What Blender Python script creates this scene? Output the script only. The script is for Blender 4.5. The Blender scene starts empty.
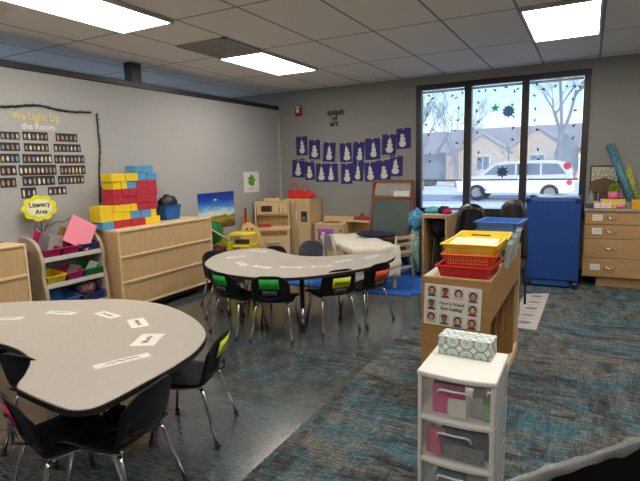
import bpy, math, random
from mathutils import Vector, Matrix
random.seed(7)
PI = math.pi
C = bpy.context.scene.collection
R = math.radians

# ------------------------------------------------------------------ materials
def lin(c):
    return tuple(((x/255)/12.92 if x/255 <= .04045 else (((x/255)+.055)/1.055)**2.4) for x in c) + (1.0,)
MC = {}
def mat(name, rgb, rough=.6, metal=0, var=.06, scale=12, bump=0, alpha=1, trans=0, emit=None, es=0, coat=0, stretch=None):
    if name in MC: return MC[name]
    m = bpy.data.materials.new(name); m.use_nodes = True
    nt = m.node_tree; b = nt.nodes['Principled BSDF']
    c = lin(rgb)
    tc = nt.nodes.new('ShaderNodeTexCoord'); mp = nt.nodes.new('ShaderNodeMapping')
    if stretch: mp.inputs['Scale'].default_value = stretch
    nt.links.new(tc.outputs['Object'], mp.inputs['Vector'])
    n = nt.nodes.new('ShaderNodeTexNoise'); n.inputs['Scale'].default_value = scale; n.inputs['Detail'].default_value = 4
    nt.links.new(mp.outputs[0], n.inputs['Vector'])
    r = nt.nodes.new('ShaderNodeValToRGB')
    r.color_ramp.elements[0].position = .3; r.color_ramp.elements[1].position = .7
    r.color_ramp.elements[0].color = tuple(max(0, x*(1-var)) for x in c[:3])+(1,)
    r.color_ramp.elements[1].color = tuple(min(1, x*(1+var)) for x in c[:3])+(1,)
    nt.links.new(n.outputs['Fac'], r.inputs['Fac']); nt.links.new(r.outputs['Color'], b.inputs['Base Color'])
    b.inputs['Roughness'].default_value = rough; b.inputs['Metallic'].default_value = metal
    b.inputs['Alpha'].default_value = alpha; b.inputs['Transmission Weight'].default_value = trans
    b.inputs['Coat Weight'].default_value = coat
    if emit: 
        b.inputs['Emission Color'].default_value = lin(emit); b.inputs['Emission Strength'].default_value = es
    if bump:
        bp = nt.nodes.new('ShaderNodeBump'); bp.inputs['Strength'].default_value = bump; bp.inputs['Distance'].default_value = .01
        nt.links.new(n.outputs['Fac'], bp.inputs['Height']); nt.links.new(bp.outputs[0], b.inputs['Normal'])
    MC[name] = m
    return m

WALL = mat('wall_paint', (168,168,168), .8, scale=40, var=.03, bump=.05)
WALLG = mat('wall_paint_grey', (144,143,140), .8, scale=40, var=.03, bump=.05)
DARK = mat('dark_bronze', (40,38,40), .45)
BLACKP = mat('black_plastic', (7,9,15), .48, var=.15, scale=60, bump=.03)
BLACK = mat('matte_black', (18,18,20), .6)
CHROME = mat('chrome', (215,215,218), .18, 1, var=.02)
OAK = mat('maple_laminate', (198,165,120), .5, var=.1, scale=7, stretch=(8,8,1))
OAKD = mat('oak_drawer_face', (176,140,94), .5, var=.09, scale=6, stretch=(1,1,9))
OAKL = mat('maple_edge', (222,194,152), .5, var=.06, scale=6)
BOOKW = mat('bookcase_birch', (172,130,78), .5, var=.1, scale=6, stretch=(1,6,8))
TAUPE = mat('taupe_panel', (176,160,138), .55)
WOODC = mat('pale_chair_wood', (190,168,136), .5, var=.1)
REDW = mat('reddish_wood', (122,72,48), .5, var=.15)
WHITE = mat('white_plastic', (226,224,220), .4, var=.02)
PAPER = mat('white_paper', (228,226,218), .8, var=.02)
RED = mat('red_plastic', (190,20,30), .4); ORANGE = mat('orange_plastic', (225,84,28), .4)
YELLOW = mat('yellow_plastic', (238,200,20), .4); BLUEP = mat('blue_plastic', (50,105,190), .4)
NAVY = mat('navy_paper', (44,46,112), .8, var=.08)
CLOTH = mat('white_tablecloth', (214,208,196), .9, var=.06, bump=.3)
NAVYC = mat('navy_cloth', (28,32,62), .9, var=.2, bump=.3)
COT = mat('blue_cot_fabric', (6,60,132), .6, var=.08, scale=30, bump=.1)
INK = mat('black_ink', (25,25,28), .7)
GREEN = mat('green_card', (40,175,60), .7); NEON = mat('neon_yellow_card', (214,226,40), .7)
OCARD = mat('orange_card', (235,95,50), .7); PINKC = mat('pink_card', (225,60,120), .7)
BASE = mat('baseboard_vinyl', (38,36,36), .5)
GRAY = mat('grey_plastic', (120,122,124), .5)
SNOWP = mat('snowman_cutout', (214,212,204), .8, var=.05, scale=80)

BLACKP.node_tree.nodes['Principled BSDF'].inputs['Specular IOR Level'].default_value = .28
def clearmat(name, rgb, fac, rough=.15):
    if name in MC: return MC[name]
    m = bpy.data.materials.new(name); m.use_nodes = True; nt = m.node_tree
    for n in list(nt.nodes):
        if n.type != 'OUTPUT_MATERIAL': nt.nodes.remove(n)
    out = [n for n in nt.nodes][0]
    t = nt.nodes.new('ShaderNodeBsdfTransparent'); p = nt.nodes.new('ShaderNodeBsdfPrincipled')
    no = nt.nodes.new('ShaderNodeTexNoise'); no.inputs['Scale'].default_value = 20
    mr = nt.nodes.new('ShaderNodeMapRange'); mr.inputs['To Min'].default_value = max(0, fac-.04); mr.inputs['To Max'].default_value = min(1, fac+.04)
    p.inputs['Base Color'].default_value = lin(rgb); p.inputs['Roughness'].default_value = rough
    mx = nt.nodes.new('ShaderNodeMixShader')
    nt.links.new(no.outputs['Fac'], mr.inputs['Value']); nt.links.new(mr.outputs[0], mx.inputs['Fac'])
    nt.links.new(t.outputs[0], mx.inputs[1]); nt.links.new(p.outputs[0], mx.inputs[2]); nt.links.new(mx.outputs[0], out.inputs['Surface'])
    MC[name] = m; return m
GLASS = clearmat('window_glass', (200,215,225), .06, .03)
CLEAR = clearmat('clear_plastic', (225,228,230), .22, .2)
FROST = clearmat('frosted_drawer_plastic', (225,225,228), .2, .25)
LINER = clearmat('clear_liner', (190,190,190), .3, .2)

def shade_mat():
    m = bpy.data.materials.new('sheer_shade'); m.use_nodes = True; nt = m.node_tree
    for n in list(nt.nodes):
        if n.type != 'OUTPUT_MATERIAL': nt.nodes.remove(n)
    out = nt.nodes[0]
    t = nt.nodes.new('ShaderNodeBsdfTransparent'); tl = nt.nodes.new('ShaderNodeBsdfTranslucent'); d = nt.nodes.new('ShaderNodeBsdfDiffuse')
    tl.inputs['Color'].default_value = (.8,.84,.9,1); d.inputs['Color'].default_value = (.75,.77,.8,1)
    tc = nt.nodes.new('ShaderNodeTexCoord'); w = nt.nodes.new('ShaderNodeTexWave'); w.inputs['Scale'].default_value = 60; w.bands_direction = 'Z'
    nt.links.new(tc.outputs['Object'], w.inputs['Vector'])
    mr = nt.nodes.new('ShaderNodeMapRange'); mr.inputs['To Min'].default_value = .28; mr.inputs['To Max'].default_value = .36
    nt.links.new(w.outputs['Fac'], mr.inputs['Value'])
    a = nt.nodes.new('ShaderNodeMixShader'); a.inputs['Fac'].default_value = .3
    nt.links.new(tl.outputs[0], a.inputs[1]); nt.links.new(d.outputs[0], a.inputs[2])
    mx = nt.nodes.new('ShaderNodeMixShader')
    nt.links.new(mr.outputs[0], mx.inputs['Fac']); nt.links.new(t.outputs[0], mx.inputs[1]); nt.links.new(a.outputs[0], mx.inputs[2])
    nt.links.new(mx.outputs[0], out.inputs['Surface']); return m
SHADE = shade_mat()

class NT:
    """small node helper"""
    def __init__(s, name, rough=.5):
        s.m = bpy.data.materials.new(name); s.m.use_nodes = True; s.t = s.m.node_tree; s.b = s.t.nodes['Principled BSDF']
        s.b.inputs['Roughness'].default_value = rough
        s.tc = s.t.nodes.new('ShaderNodeTexCoord').outputs['Object']
        sp = s.t.nodes.new('ShaderNodeSeparateXYZ'); s.l(s.tc, sp.inputs[0]); s.x, s.y, s.z = sp.outputs
    def l(s, a, b): s.t.links.new(a, b)
    def math(s, op, a, b=None, c=None):
        n = s.t.nodes.new('ShaderNodeMath'); n.operation = op
        for i, v in enumerate((a, b, c)):
            if v is None: continue
            if isinstance(v, (int, float)): n.inputs[i].default_value = v
            else: s.l(v, n.inputs[i])
        return n.outputs[0]
    def comb(s, x, y, z):
        n = s.t.nodes.new('ShaderNodeCombineXYZ')
        for i, v in enumerate((x, y, z)):
            if isinstance(v, (int, float)): n.inputs[i].default_value = v
            else: s.l(v, n.inputs[i])
        return n.outputs[0]
    def noise(s, vec, scale=1, detail=3, rough=.5):
        n = s.t.nodes.new('ShaderNodeTexNoise'); n.inputs['Scale'].default_value = scale; n.inputs['Detail'].default_value = detail; n.inputs['Roughness'].default_value = rough
        s.l(vec, n.inputs['Vector']); return n.outputs['Fac']
    def white(s, vec):
        n = s.t.nodes.new('ShaderNodeTexWhiteNoise'); n.noise_dimensions = '3D'; s.l(vec, n.inputs['Vector']); return n.outputs['Value']
    def ramp(s, fac, stops, const=False):
        n = s.t.nodes.new('ShaderNodeValToRGB'); cr = n.color_ramp
        if const: cr.interpolation = 'CONSTANT'
        while len(cr.elements) < len(stops): cr.elements.new(.5)
        for e, (p, c) in zip(cr.elements, stops): e.position = p; e.color = lin(c)
        s.l(fac, n.inputs['Fac']); return n.outputs['Color']
    def mix(s, fac, a, b, mode='MIX'):
        n = s.t.nodes.new('ShaderNodeMix'); n.data_type = 'RGBA'; n.blend_type = mode
        if isinstance(fac, (int, float)): n.inputs['Factor'].default_value = fac
        else: s.l(fac, n.inputs['Factor'])
        for k, v in (('A', a), ('B', b)):
            i = [q for q in n.inputs if q.name == k and q.type == 'RGBA'][0]
            if isinstance(v, tuple): i.default_value = v
            else: s.l(v, i)
        return [q for q in n.outputs if q.type == 'RGBA'][0]
    def base(s, c): s.l(c, s.b.inputs['Base Color']); return s.m

def streak_floor(name, rough, spec, tone, glossy):
    n = NT(name, rough)
    T = .5
    tx = n.math('FLOOR', n.math('DIVIDE', n.x, T)); ty = n.math('FLOOR', n.math('DIVIDE', n.y, T))
    rnd = n.white(n.comb(tx, ty, 0)); off = n.math('MULTIPLY', rnd, 3)
    # fine woven streaks running along x, crossed by a weaker set along y
    sx = n.noise(n.comb(n.math('MULTIPLY', n.x, 14), n.math('MULTIPLY', n.y, 120), off), 1, 3, .7)
    sy = n.noise(n.comb(n.math('MULTIPLY', n.x, 95), n.math('MULTIPLY', n.y, 9), off), 1, 3, .7)
    fine = n.noise(n.comb(n.math('MULTIPLY', n.x, 130), n.math('MULTIPLY', n.y, 190), 0), 1, 2, .8)
    f1 = n.mix(.3, sx, sy); f1 = n.mix(.38, f1, fine)
    px = n.noise(n.comb(n.math('MULTIPLY', n.x, 2.6), n.math('MULTIPLY', n.y, 9), n.math('MULTIPLY', off, .5)), 1, 4, .7)
    py = n.noise(n.comb(n.math('MULTIPLY', n.x, 9), n.math('MULTIPLY', n.y, 2.6), n.math('MULTIPLY', off, .5)), 1, 4, .7)
    pat = n.mix(n.math('MULTIPLY', n.math('GREATER_THAN', rnd, .6), .7), px, py)
    by = n.noise(n.comb(n.math('MULTIPLY', n.x, 1.9), n.math('MULTIPLY', n.y, 4.5), 5.5), 1, 4, .65)
    k = tone
    def sc(*a): return [(p, tuple(k*v for v in c)) for p, c in a]
    grey = n.ramp(f1, sc((.40, (56,57,58)), (.5, (98,98,96)), (.60, (158,155,146))))
    teal = n.ramp(f1, sc((.40, (36,62,74)), (.5, (64,102,116)), (.60, (124,146,150))))
    dark = n.ramp(f1, sc((.40, (28,30,34)), (.5, (56,58,62)), (.60, (108,107,102))))
    mt = n.t.nodes.new('ShaderNodeMapRange'); mt.inputs['From Min'].default_value = .44; mt.inputs['From Max'].default_value = .60; n.l(by, mt.inputs['Value'])
    md = n.t.nodes.new('ShaderNodeMapRange'); md.inputs['From Min'].default_value = .45; md.inputs['From Max'].default_value = .62; n.l(pat, md.inputs['Value'])
    c = n.mix(mt.outputs[0], grey, teal); c = n.mix(md.outputs[0], c, dark)
    if glossy: c = n.mix(.3, c, lin((72,80,85)))
    n.base(c)
    n.b.inputs['Specular IOR Level'].default_value = spec
    if glossy: n.b.inputs['Coat Weight'].default_value = .5; n.b.inputs['Coat Roughness'].default_value = .26
    bp = n.t.nodes.new('ShaderNodeBump'); bp.inputs['Strength'].default_value = .02 if glossy else .4; bp.inputs['Distance'].default_value = .003
    n.l(f1, bp.inputs['Height']); n.l(bp.outputs[0], n.b.inputs['Normal'])
    return n.m
VINYL = streak_floor('vinyl_plank', .17, 1.0, .86, True)
CARPET = streak_floor('carpet_tile', .95, .1, .93, False)

def ceiling_mat():
    n = NT('ceiling_tile', .9)
    u = .6096
    gx = n.math('FRACT', n.math('DIVIDE', n.math('ADD', n.x, 30*u-.0469+.011), u))
    gy = n.math('FRACT', n.math('DIVIDE', n.math('ADD', n.y, 30*u-5.632+.011), 2*u))
    line = n.math('MAXIMUM', n.math('LESS_THAN', gx, .036), n.math('LESS_THAN', gy, .018))
    sp = n.noise(n.tc, 160, 3, .7)
    tile = n.ramp(sp, [(.3, (206,200,193)), (.6, (232,227,219))])
    c = n.mix(line, tile, lin((140,136,132)))
    n.base(c); return n.m
CEIL = ceiling_mat()

def laminate():
    n = NT('speckled_laminate', .38)
    f = n.noise(n.tc, 220, 2, .8)
    n.base(n.ramp(f, [(.3, (158,150,141)), (.5, (180,173,164)), (.7, (196,190,182))])); return n.m
LAM = laminate()

def dots_red():
    n = NT('red_brick_card', .7); f = n.noise(n.tc, 90, 2, .8)
    n.base(n.ramp(f, [(.42, (150,20,38)), (.55, (196,34,56)), (.68, (214,90,110))])); return n.m
REDB = dots_red()
YELB = mat('yellow_brick_card', (232,200,28), .7, var=.1, scale=30); BLUB = mat('blue_brick_card', (78,150,196), .7, var=.14, scale=60)

def rug_mat():
    n = NT('play_rug_pile', .95)
    f = n.noise(n.tc, 1.7, 2, .5)
    n.base(n.ramp(f, [(.3, (22,70,150)), (.5, (30,98,190)), (.6, (60,140,205)), (.64, (40,90,180)), (.7, (120,90,60)), (.74, (30,110,90))])); return n.m
RUG = rug_mat()

def rings():
    n = NT('tissue_box_rings', .6)
    s = .052
    fx = n.math('SUBTRACT', n.math('FRACT', n.math('DIVIDE', n.math('ADD', n.x, 5.2), s*1.2)), .5)
    vz = n.math('ADD', n.y, n.z)
    fy = n.math('SUBTRACT', n.math('FRACT', n.math('DIVIDE', n.math('ADD', vz, 5.2), s*1.2)), .5)
    d = n.math('SQRT', n.math('ADD', n.math('MULTIPLY', fx, fx), n.math('MULTIPLY', fy, fy)))
    n.base(n.ramp(d, [(0, (70,150,150)), (.08, (225,226,220)), (.16, (140,190,190)), (.24, (225,226,220)), (.36, (120,180,180)), (.42, (225,226,220)), (.47, (50,70,80)), (.53, (228,228,222))], True)); return n.m
RINGS = rings()

def sky_poster():
    n = NT('field_and_sky_print', .5)
    f = n.noise(n.comb(n.math('MULTIPLY', n.y, 3), n.math('MULTIPLY', n.z, 9), 0), 1.6, 4, .6)
    h = n.math('ADD', n.math('DIVIDE', n.z, .5), n.math('MULTIPLY', n.math('SUBTRACT', f, .5), .35))
    n.base(n.ramp(h, [(0, (120,60,30)), (.14, (90,110,30)), (.24, (200,150,40)), (.32, (60,110,40)), (.38, (235,235,200)), (.48, (190,220,240)), (.62, (70,140,220)), (.8, (24,70,180)), (1, (16,40,140))])); return n.m
SKYP = sky_poster()
def foil(name, a, b):
    n = NT(name, .35); f = n.noise(n.tc, 60, 2, .6); n.base(n.ramp(f, [(.4, a), (.6, b)])); return n.m
TEALR = foil('teal_dotted_wrap', (40,84,104), (96,150,165))
MIXF = foil('patterned_fabric', (60,70,90), (190,120,110))
DOTM = foil('red_and_white_print', (200,20,30), (225,60,60))

# ------------------------------------------------------------------ mesh builder
class MB:
    def __init__(s): s.v = []; s.f = []; s.m = []; s.sm = []
    def add(s, vs, fs, m=0, smooth=False):
        o = len(s.v); s.v += [tuple(v) for v in vs]
        for f in fs: s.f.append(tuple(i+o for i in f)); s.m.append(m); s.sm.append(smooth)
        return s
    def box(s, x0, x1, y0, y1, z0, z1, m=0, M=None):
        vs = [(x, y, z) for z in (z0, z1) for y in (y0, y1) for x in (x0, x1)]
        if M: vs = [M @ Vector(v) for v in vs]
        return s.add(vs, [(0,2,3,1), (4,5,7,6), (0,1,5,4), (2,6,7,3), (0,4,6,2), (1,3,7,5)], m)
    def tube(s, pts, r, n=8, m=0, cap=True):
        pts = [Vector(p) for p in pts]; rs = r if isinstance(r, (list, tuple)) else [r]*len(pts)
        vs = []; up = Vector((0,0,1)); prev = None
        for i, p in enumerate(pts):
            d = (pts[min(i+1, len(pts)-1)]-pts[max(i-1, 0)]).normalized()
            a = prev if prev else (up.cross(d) if abs(d.z) < .95 else Vector((1,0,0)).cross(d))
            a = (a-d*a.dot(d)).normalized(); b = d.cross(a); prev = a
            for k in range(n):
                t = 2*PI*k/n; vs.append(p+(a*math.cos(t)+b*math.sin(t))*rs[i])
        fs = [(i*n+k, i*n+(k+1) % n, (i+1)*n+(k+1) % n, (i+1)*n+k) for i in range(len(pts)-1) for k in range(n)]
        s.add(vs, fs, m, True)
        if cap:
            o = len(s.v)-len(vs); s.f.append(tuple(o+k for k in range(n))[::-1]); s.m.append(m); s.sm.append(False)
            e = o+(len(pts)-1)*n; s.f.append(tuple(e+k for k in range(n))); s.m.append(m); s.sm.append(False)
        return s
    def cyl(s, x, y, z0, z1, r, n=20, m=0, r2=None): return s.tube([(x,y,z0), (x,y,z1)], [r, r if r2 is None else r2], n, m)
    def prism(s, poly, z0, z1, m=0, axis='z', inset=0):
        n = len(poly)
        def P(p, z):
            return {'z': (p[0], p[1], z), 'y': (p[0], z, p[1]), 'x': (z, p[0], p[1])}[axis]
        vs = [P(p, z0) for p in poly]+[P(p, z1) for p in poly]
        fs = [tuple(range(n))[::-1], tuple(range(n, 2*n))]+[(i, (i+1) % n, n+(i+1) % n, n+i) for i in range(n)]
        return s.add(vs, fs, m)
    def ell(s, c, r, m=0, n=12, k=8, fn=None):
        vs = []; fs = []
        for j in range(k+1):
            ph = -PI/2+PI*j/k
            for i in range(n):
                th = 2*PI*i/n
                v = Vector((math.cos(th)*math.cos(ph), math.sin(th)*math.cos(ph), math.sin(ph)))
                q = fn(v) if fn else 1
                vs.append((c[0]+v.x*r[0]*q, c[1]+v.y*r[1]*q, c[2]+v.z*r[2]*q))
        for j in range(k):
            for i in range(n): fs.append((j*n+i, j*n+(i+1) % n, (j+1)*n+(i+1) % n, (j+1)*n+i))
        return s.add(vs, fs, m, True)
    def grid(s, nu, nv, fn, m=0, smooth=True):
        vs = [fn(i/nu, j/nv) for j in range(nv+1) for i in range(nu+1)]; w = nu+1
        return s.add(vs, [(j*w+i, j*w+i+1, (j+1)*w+i+1, (j+1)*w+i) for j in range(nv) for i in range(nu)], m, smooth)

def obj(name, mb, mats, parent=None, loc=(0,0,0), rot=(0,0,0), bevel=0, solid=0, sub=0, seg=2):
    me = bpy.data.meshes.new(name); me.from_pydata(mb.v, [], mb.f)
    if not isinstance(mats, (list, tuple)): mats = [mats]
    for m in mats: me.materials.append(m)
    me.polygons.foreach_set('material_index', [min(k, len(mats)-1) for k in mb.m]); me.polygons.foreach_set('use_smooth', mb.sm)
    me.validate(); me.update()
    import bmesh
    bm = bmesh.new(); bm.from_mesh(me); bmesh.ops.recalc_face_normals(bm, faces=bm.faces); bm.to_mesh(me); bm.free()
    o = bpy.data.objects.new(name, me); C.objects.link(o); o.location = loc; o.rotation_euler = rot
    if parent: o.parent = parent
    if solid:
        q = o.modifiers.new('s', 'SOLIDIFY'); q.thickness = solid; q.offset = 0
    if bevel:
        q = o.modifiers.new('b', 'BEVEL'); q.width = bevel; q.segments = seg; q.limit_method = 'ANGLE'; q.angle_limit = R(40)
    if sub:
        q = o.modifiers.new('u', 'SUBSURF'); q.levels = sub; q.render_levels = sub
    return o
def tag(o, label, cat, group=None, kind=None):
    o['label'] = label; o['category'] = cat
    if group: o['group'] = group
    if kind: o['kind'] = kind
    return o
def thing(name, label, cat, loc=(0,0,0), rz=0, group=None):
    o = bpy.data.objects.new(name, None); C.objects.link(o); o.location = loc; o.rotation_euler = (0,0,rz)
    o.empty_display_size = .1
    return tag(o, label, cat, group)
def struct(name, mb, m, bevel=0, parent=None):
    o = obj(name, mb, m, parent, bevel=bevel)
    if not parent: o['kind'] = 'structure'
    return o
def copy_tree(o, loc, rz, label=None, parent=None):
    c = o.copy(); C.objects.link(c)
    if parent: c.parent = parent
    else:
        c.location = loc; c.rotation_euler = (0,0,rz)
        if label: c['label'] = label
    for ch in list(o.children): copy_tree(ch, None, None, None, c)
    return c
def text(name, body, size, m, parent, loc, rot, ext=.001, bold=0, label=None):
    cu = bpy.data.curves.new(name, 'FONT'); cu.body = body; cu.size = size; cu.extrude = ext; cu.align_x = 'CENTER'; cu.align_y = 'CENTER'
    cu.offset = bold; cu.resolution_u = 3
    t = bpy.data.objects.new(name+'_c', cu); C.objects.link(t)
    bpy.context.view_layer.update()
    me = bpy.data.meshes.new_from_object(t.evaluated_get(bpy.context.evaluated_depsgraph_get()))
    bpy.data.objects.remove(t); me.materials.clear(); me.materials.append(m)
    o = bpy.data.objects.new(name, me); C.objects.link(o); o.location = loc; o.rotation_euler = rot
    if parent: o.parent = parent
    return o
def scribble(mb, w, h, n, seed, r=.0012, y0=0, m=0, plane='xz', off=0):
    rr = random.Random(seed); pts = []
    for i in range(n):
        a = -w/2+w*i/(n-1); b = y0+(h/2 if i % 2 else -h/2)*rr.uniform(.4, 1)
        pts.append((a, off, b) if plane == 'xz' else ((off, a, b) if plane == 'yz' else (a, b, off)))
    mb.tube(pts, r, 4, m)
def closed_spline(P, k=6):
    out = []; n = len(P)
    for i in range(n):
        p0, p1, p2, p3 = P[i-1], P[i], P[(i+1) % n], P[(i+2) % n]
        for j in range(k):
            t = j/k
            out.append(tuple(.5*((2*p1[c])+(-p0[c]+p2[c])*t+(2*p0[c]-5*p1[c]+4*p2[c]-p3[c])*t*t+(-p0[c]+3*p1[c]-3*p2[c]+p3[c])*t**3) for c in (0,1)))
    return out
def spline(P, k=6):
    P = [Vector(p) for p in P]; out = []
    for i in range(len(P)-1):
        p0, p1, p2, p3 = P[max(i-1,0)], P[i], P[i+1], P[min(i+2, len(P)-1)]
        for j in range(k):
            t = j/k; out.append(.5*((2*p1)+(-p0+p2)*t+(2*p0-5*p1+4*p2-p3)*t*t+(-p0+3*p1-3*p2+p3)*t**3))
    out.append(P[-1]); return out

# ------------------------------------------------------------------ camera
yaw, pitch, roll, H = .496144, .1482197, -.0248918, 1.47
F = Vector((-math.sin(yaw)*math.cos(pitch), math.cos(yaw)*math.cos(pitch), -math.sin(pitch)))
R0 = Vector((math.cos(yaw), math.sin(yaw), 0)); D0 = -(R0.cross(F))
Rt = R0*math.cos(roll)-D0*math.sin(roll); Dn = R0*math.sin(roll)+D0*math.cos(roll)
cam = bpy.data.cameras.new('camera'); cam.sensor_width = 36; cam.lens = 496.62/640*36; cam.clip_start = .05; cam.clip_end = 300
co = bpy.data.objects.new('camera', cam); C.objects.link(co)
M = Matrix.Identity(4)
for i, a in enumerate((Rt, -Dn, -F)):
    for j in range(3): M[j][i] = a[j]
M.translation = Vector((0,0,H)); co.matrix_world = M
bpy.context.scene.camera = co

# ------------------------------------------------------------------ setting
XW, YW, ZC = -4.517, 7.02, 2.668
XR, YB, XL = 3.3, -3.2, -8.0
XE = -1.385
struct('floor', MB().box(XL, XE, YB, YW, -.1, 0), VINYL)
struct('floor', MB().box(XE, XR, YB, YW, -.1, .003), CARPET)
struct('ceiling', MB().box(XL, XR, YB, YW+.2, ZC, ZC+.15), CEIL)
WX0, WX1, WZ0, WZ1 = -2.2, -.03, .79, 2.555
wb = MB().box(XL, WX0, YW, YW+.2, -.1, ZC).box(WX1, XR, YW, YW+.2, -.1, ZC).box(WX0, WX1, YW, YW+.2, WZ1, ZC).box(WX0, WX1, YW, YW+.2, -.1, WZ0)
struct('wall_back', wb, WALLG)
struct('wall_left', MB().box(XW-.12, XW, YB, YW-.001, 0, 2.39), WALL)
struct('wall_outer_left', MB().box(XL-.1, XL, YB, YW, -.1, ZC), WALL)
struct('wall_right', MB().box(XR, XR+.1, YB, YW, -.1, ZC), WALL)
struct('wall_front', MB().box(XL, XR, YB-.1, YB, -.1, ZC), WALL)
struct('trim_1', MB().box(XW-.14, XW+.02, YB, YW-.002, 2.392, 2.45), DARK, .004)
struct('trim_2', MB().box(XW+.001, XW+.03, YW-.03, YW-.001, .1, 2.39), mat('corner_bead', (176,174,170), .6))
struct('baseboard_left', MB().box(XW, XW+.012, YB, YW-.002, 0, .1), BASE)
struct('baseboard_back', MB().box(XW+.012, XR, YW-.012, YW, 0.003, .1), BASE)
struct('trim_3', MB().box(XW-.12, XW-.0, 4.06, 4.2, 2.451, 2.667).box(XW-.125, XW+.005, 4.05, 4.21, 2.451, 2.47), DARK, .003)
# lights and vent set in the ceiling grid
u = .6096
LIT = mat('light_diffuser', (255,250,238), .5, emit=(255,247,234), es=11.5)
FRM = mat('fixture_frame', (190,188,184), .5)
VENTM = mat('vent_metal', (158,153,148), .6, var=.15, scale=30)
def light(ix, y0, label, group=None):
    x0 = .0469+ix*u
    t = thing('ceiling_light', label, 'light', (x0+u/2, y0+u, ZC-.02), 0, group)
    w = u/2-.012; l = u-.012
    obj('light_diffuser', MB().box(-w+.02, w-.02, -l+.02, l-.02, -.004, .006), LIT, t)
    fm = MB()
    for a in ((-w, w, -l, -l+.02), (-w, w, l-.02, l), (-w, -w+.02, -l+.02, l-.02), (w-.02, w, -l+.02, l-.02)): fm.box(*a, -.008, .019)
    obj('light_frame', fm, FRM, t)
yF, yH = 5.632-2*u, 5.632-6*u
LIT_WARM = LIT
light(-6, yF, 'long recessed ceiling light panel beside the dark vent tile above the play kitchen side')
light(-6, yH, 'long recessed ceiling light panel nearest the left wall above the literacy rack')
light(-1, yF, 'wide bright ceiling light panel in front of the window')
for ix, y0 in ((-1, yH), (-6, yH-4*u), (-1, yH-4*u), (4, yF), (4, yH)):
    light(ix, y0, 'recessed ceiling light panel outside the view', 'ceiling lights out of view')
LIT = mat('hall_daylight_fill', (240,248,255), .5, emit=(205,226,255), es=11)  # unseen glowing panels added in place of bluish daylight beyond the partition
for y0 in (yF, yH, yH-4*u):
    light(-10.6, y0, 'added unseen panel standing in for daylight in the hall behind the partition', 'ceiling lights out of view')
    light(-12, y0, 'added unseen panel standing in for daylight in the hall behind the partition', 'ceiling lights out of view')
t = thing('ceiling_vent', 'dark grey square ceiling vent tile beside the lit panel', 'vent', (.0469-5.5*u, yF-u/2, ZC-.012))
vf = MB(); w = u/2-.012
for a in ((-w, w, -w, -w+.02), (-w, w, w-.02, w), (-w, -w+.02, -w, w), (w-.02, w, -w, w)): vf.box(*a, -.006, .011)
obj('vent_frame', vf, VENTM, t)
vs = MB().box(-w+.02, w-.02, -w+.02, w-.02, .004, .011)
for i in range(14): vs.box(-w+.02, w-.02, -w+.035+i*.039, -w+.055+i*.039, -.004, .004)
obj('vent_grille', vs, VENTM, t)

# ------------------------------------------------------------------ window
wf = MB(); YF = YW+.02
def fr(x0, x1, z0, z1, d=.09): wf.box(x0, x1, YW-.012, YW+d, z0, z1)
fr(WX0, WX0+.075, WZ0, WZ1); fr(WX1-.075, WX1, WZ0, WZ1); fr(WX0+.075, WX1-.075, WZ1-.07, WZ1); fr(WX0+.075, WX1-.075, WZ0, WZ0+.05)
for a, b in ((-1.53, -1.436), (-.807, -.721)): fr(a, b, WZ0+.05, WZ1-.07)
struct('window_1', wf, DARK, .003)
struct('window_2', MB().box(WX0+.07, WX1-.07, YW+.04, YW+.048, WZ0+.04, WZ1-.06), GLASS)
struct('trim_4', MB().box(WX0-.03, WX1+.03, YW-.05, YW-.012, WZ0-.03, WZ0+.005), DARK, .003)
panes = ((WX0+.08, -1.535), (-1.431, -.812), (-.716, WX1-.08))
nm = ('left', 'middle', 'right')
for (a, b), s in zip(panes, nm):
    t = thing('roller_shade', 'sheer white roller shade pulled down over the %s window pane' % s, 'window shade', ((a+b)/2, YW-.0, 0))
    h = (b-a)/2
    obj('shade_cloth', MB().box(-h+.01, h-.01, .017, .0185, 1.24, WZ1-.09), SHADE, t)
    obj('roller_tube', MB().tube([(-h, .02, WZ1-.1), (h, .02, WZ1-.1)], .016, 10), WHITE, t)
    obj('bottom_bar', MB().box(-h+.005, h-.005, .008, .024, 1.222, 1.242), mat('shade_bar', (120,120,125), .5), t, bevel=.002)

def star(n, r1, r2):
    return [((r1 if i % 2 == 0 else r2)*math.sin(PI*i/n), (r1 if i % 2 == 0 else r2)*math.cos(PI*i/n)) for i in range(2*n)]
def leafpoly(w, h): return [(0,-h), (w*.7,-h*.4), (w,h*.1), (w*.5,h*.6), (0,h), (-w*.6,h*.5), (-w,0), (-w*.6,-h*.5)]
def gel(name, rgb):
    m = clearmat(name, rgb, .22, .3); t = [q for q in m.node_tree.nodes if q.type == 'BSDF_TRANSPARENT'][0]; t.inputs['Color'].default_value = lin(rgb); return m
DGREY = gel('grey_blue_decal', (130,155,175)); DGREEN = gel('green_decal', (120,205,150)); DPINK = gel('pink_decal', (250,160,180)); DLIL = gel('lilac_blue_decal', (150,180,230))
def decal(name, x, z, poly, m, label, group=None, rz=0):
    o = obj(name, MB().prism(poly, -.0008, .0008, axis='y'), m, None, (x, YW+.012, z), (0, rz, 0)); return tag(o, label, 'window decal', group)
decal('star_decal', -1.13, 2.17, star(5, .06, .026), DGREEN, 'green five pointed star decal high on the middle pane')
decal('snowflake_decal', -.965, 2.12, star(10, .085, .06), DGREY, 'large dark scalloped snowflake decal high on the middle pane')
decal('snowflake_decal', -1.02, 1.335, star(8, .085, .05), DGREY, 'dark snowflake decal low on the middle pane over the parked car')
decal('snowflake_decal', -1.27, 1.09, star(8, .07, .03), DLIL, 'pale blue snowflake decal below the shade of the middle pane')
decal('snowflake_decal', -1.33, .98, star(7, .05, .022), DLIL, 'small pale blue snowflake decal at the bottom of the middle pane')
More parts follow.
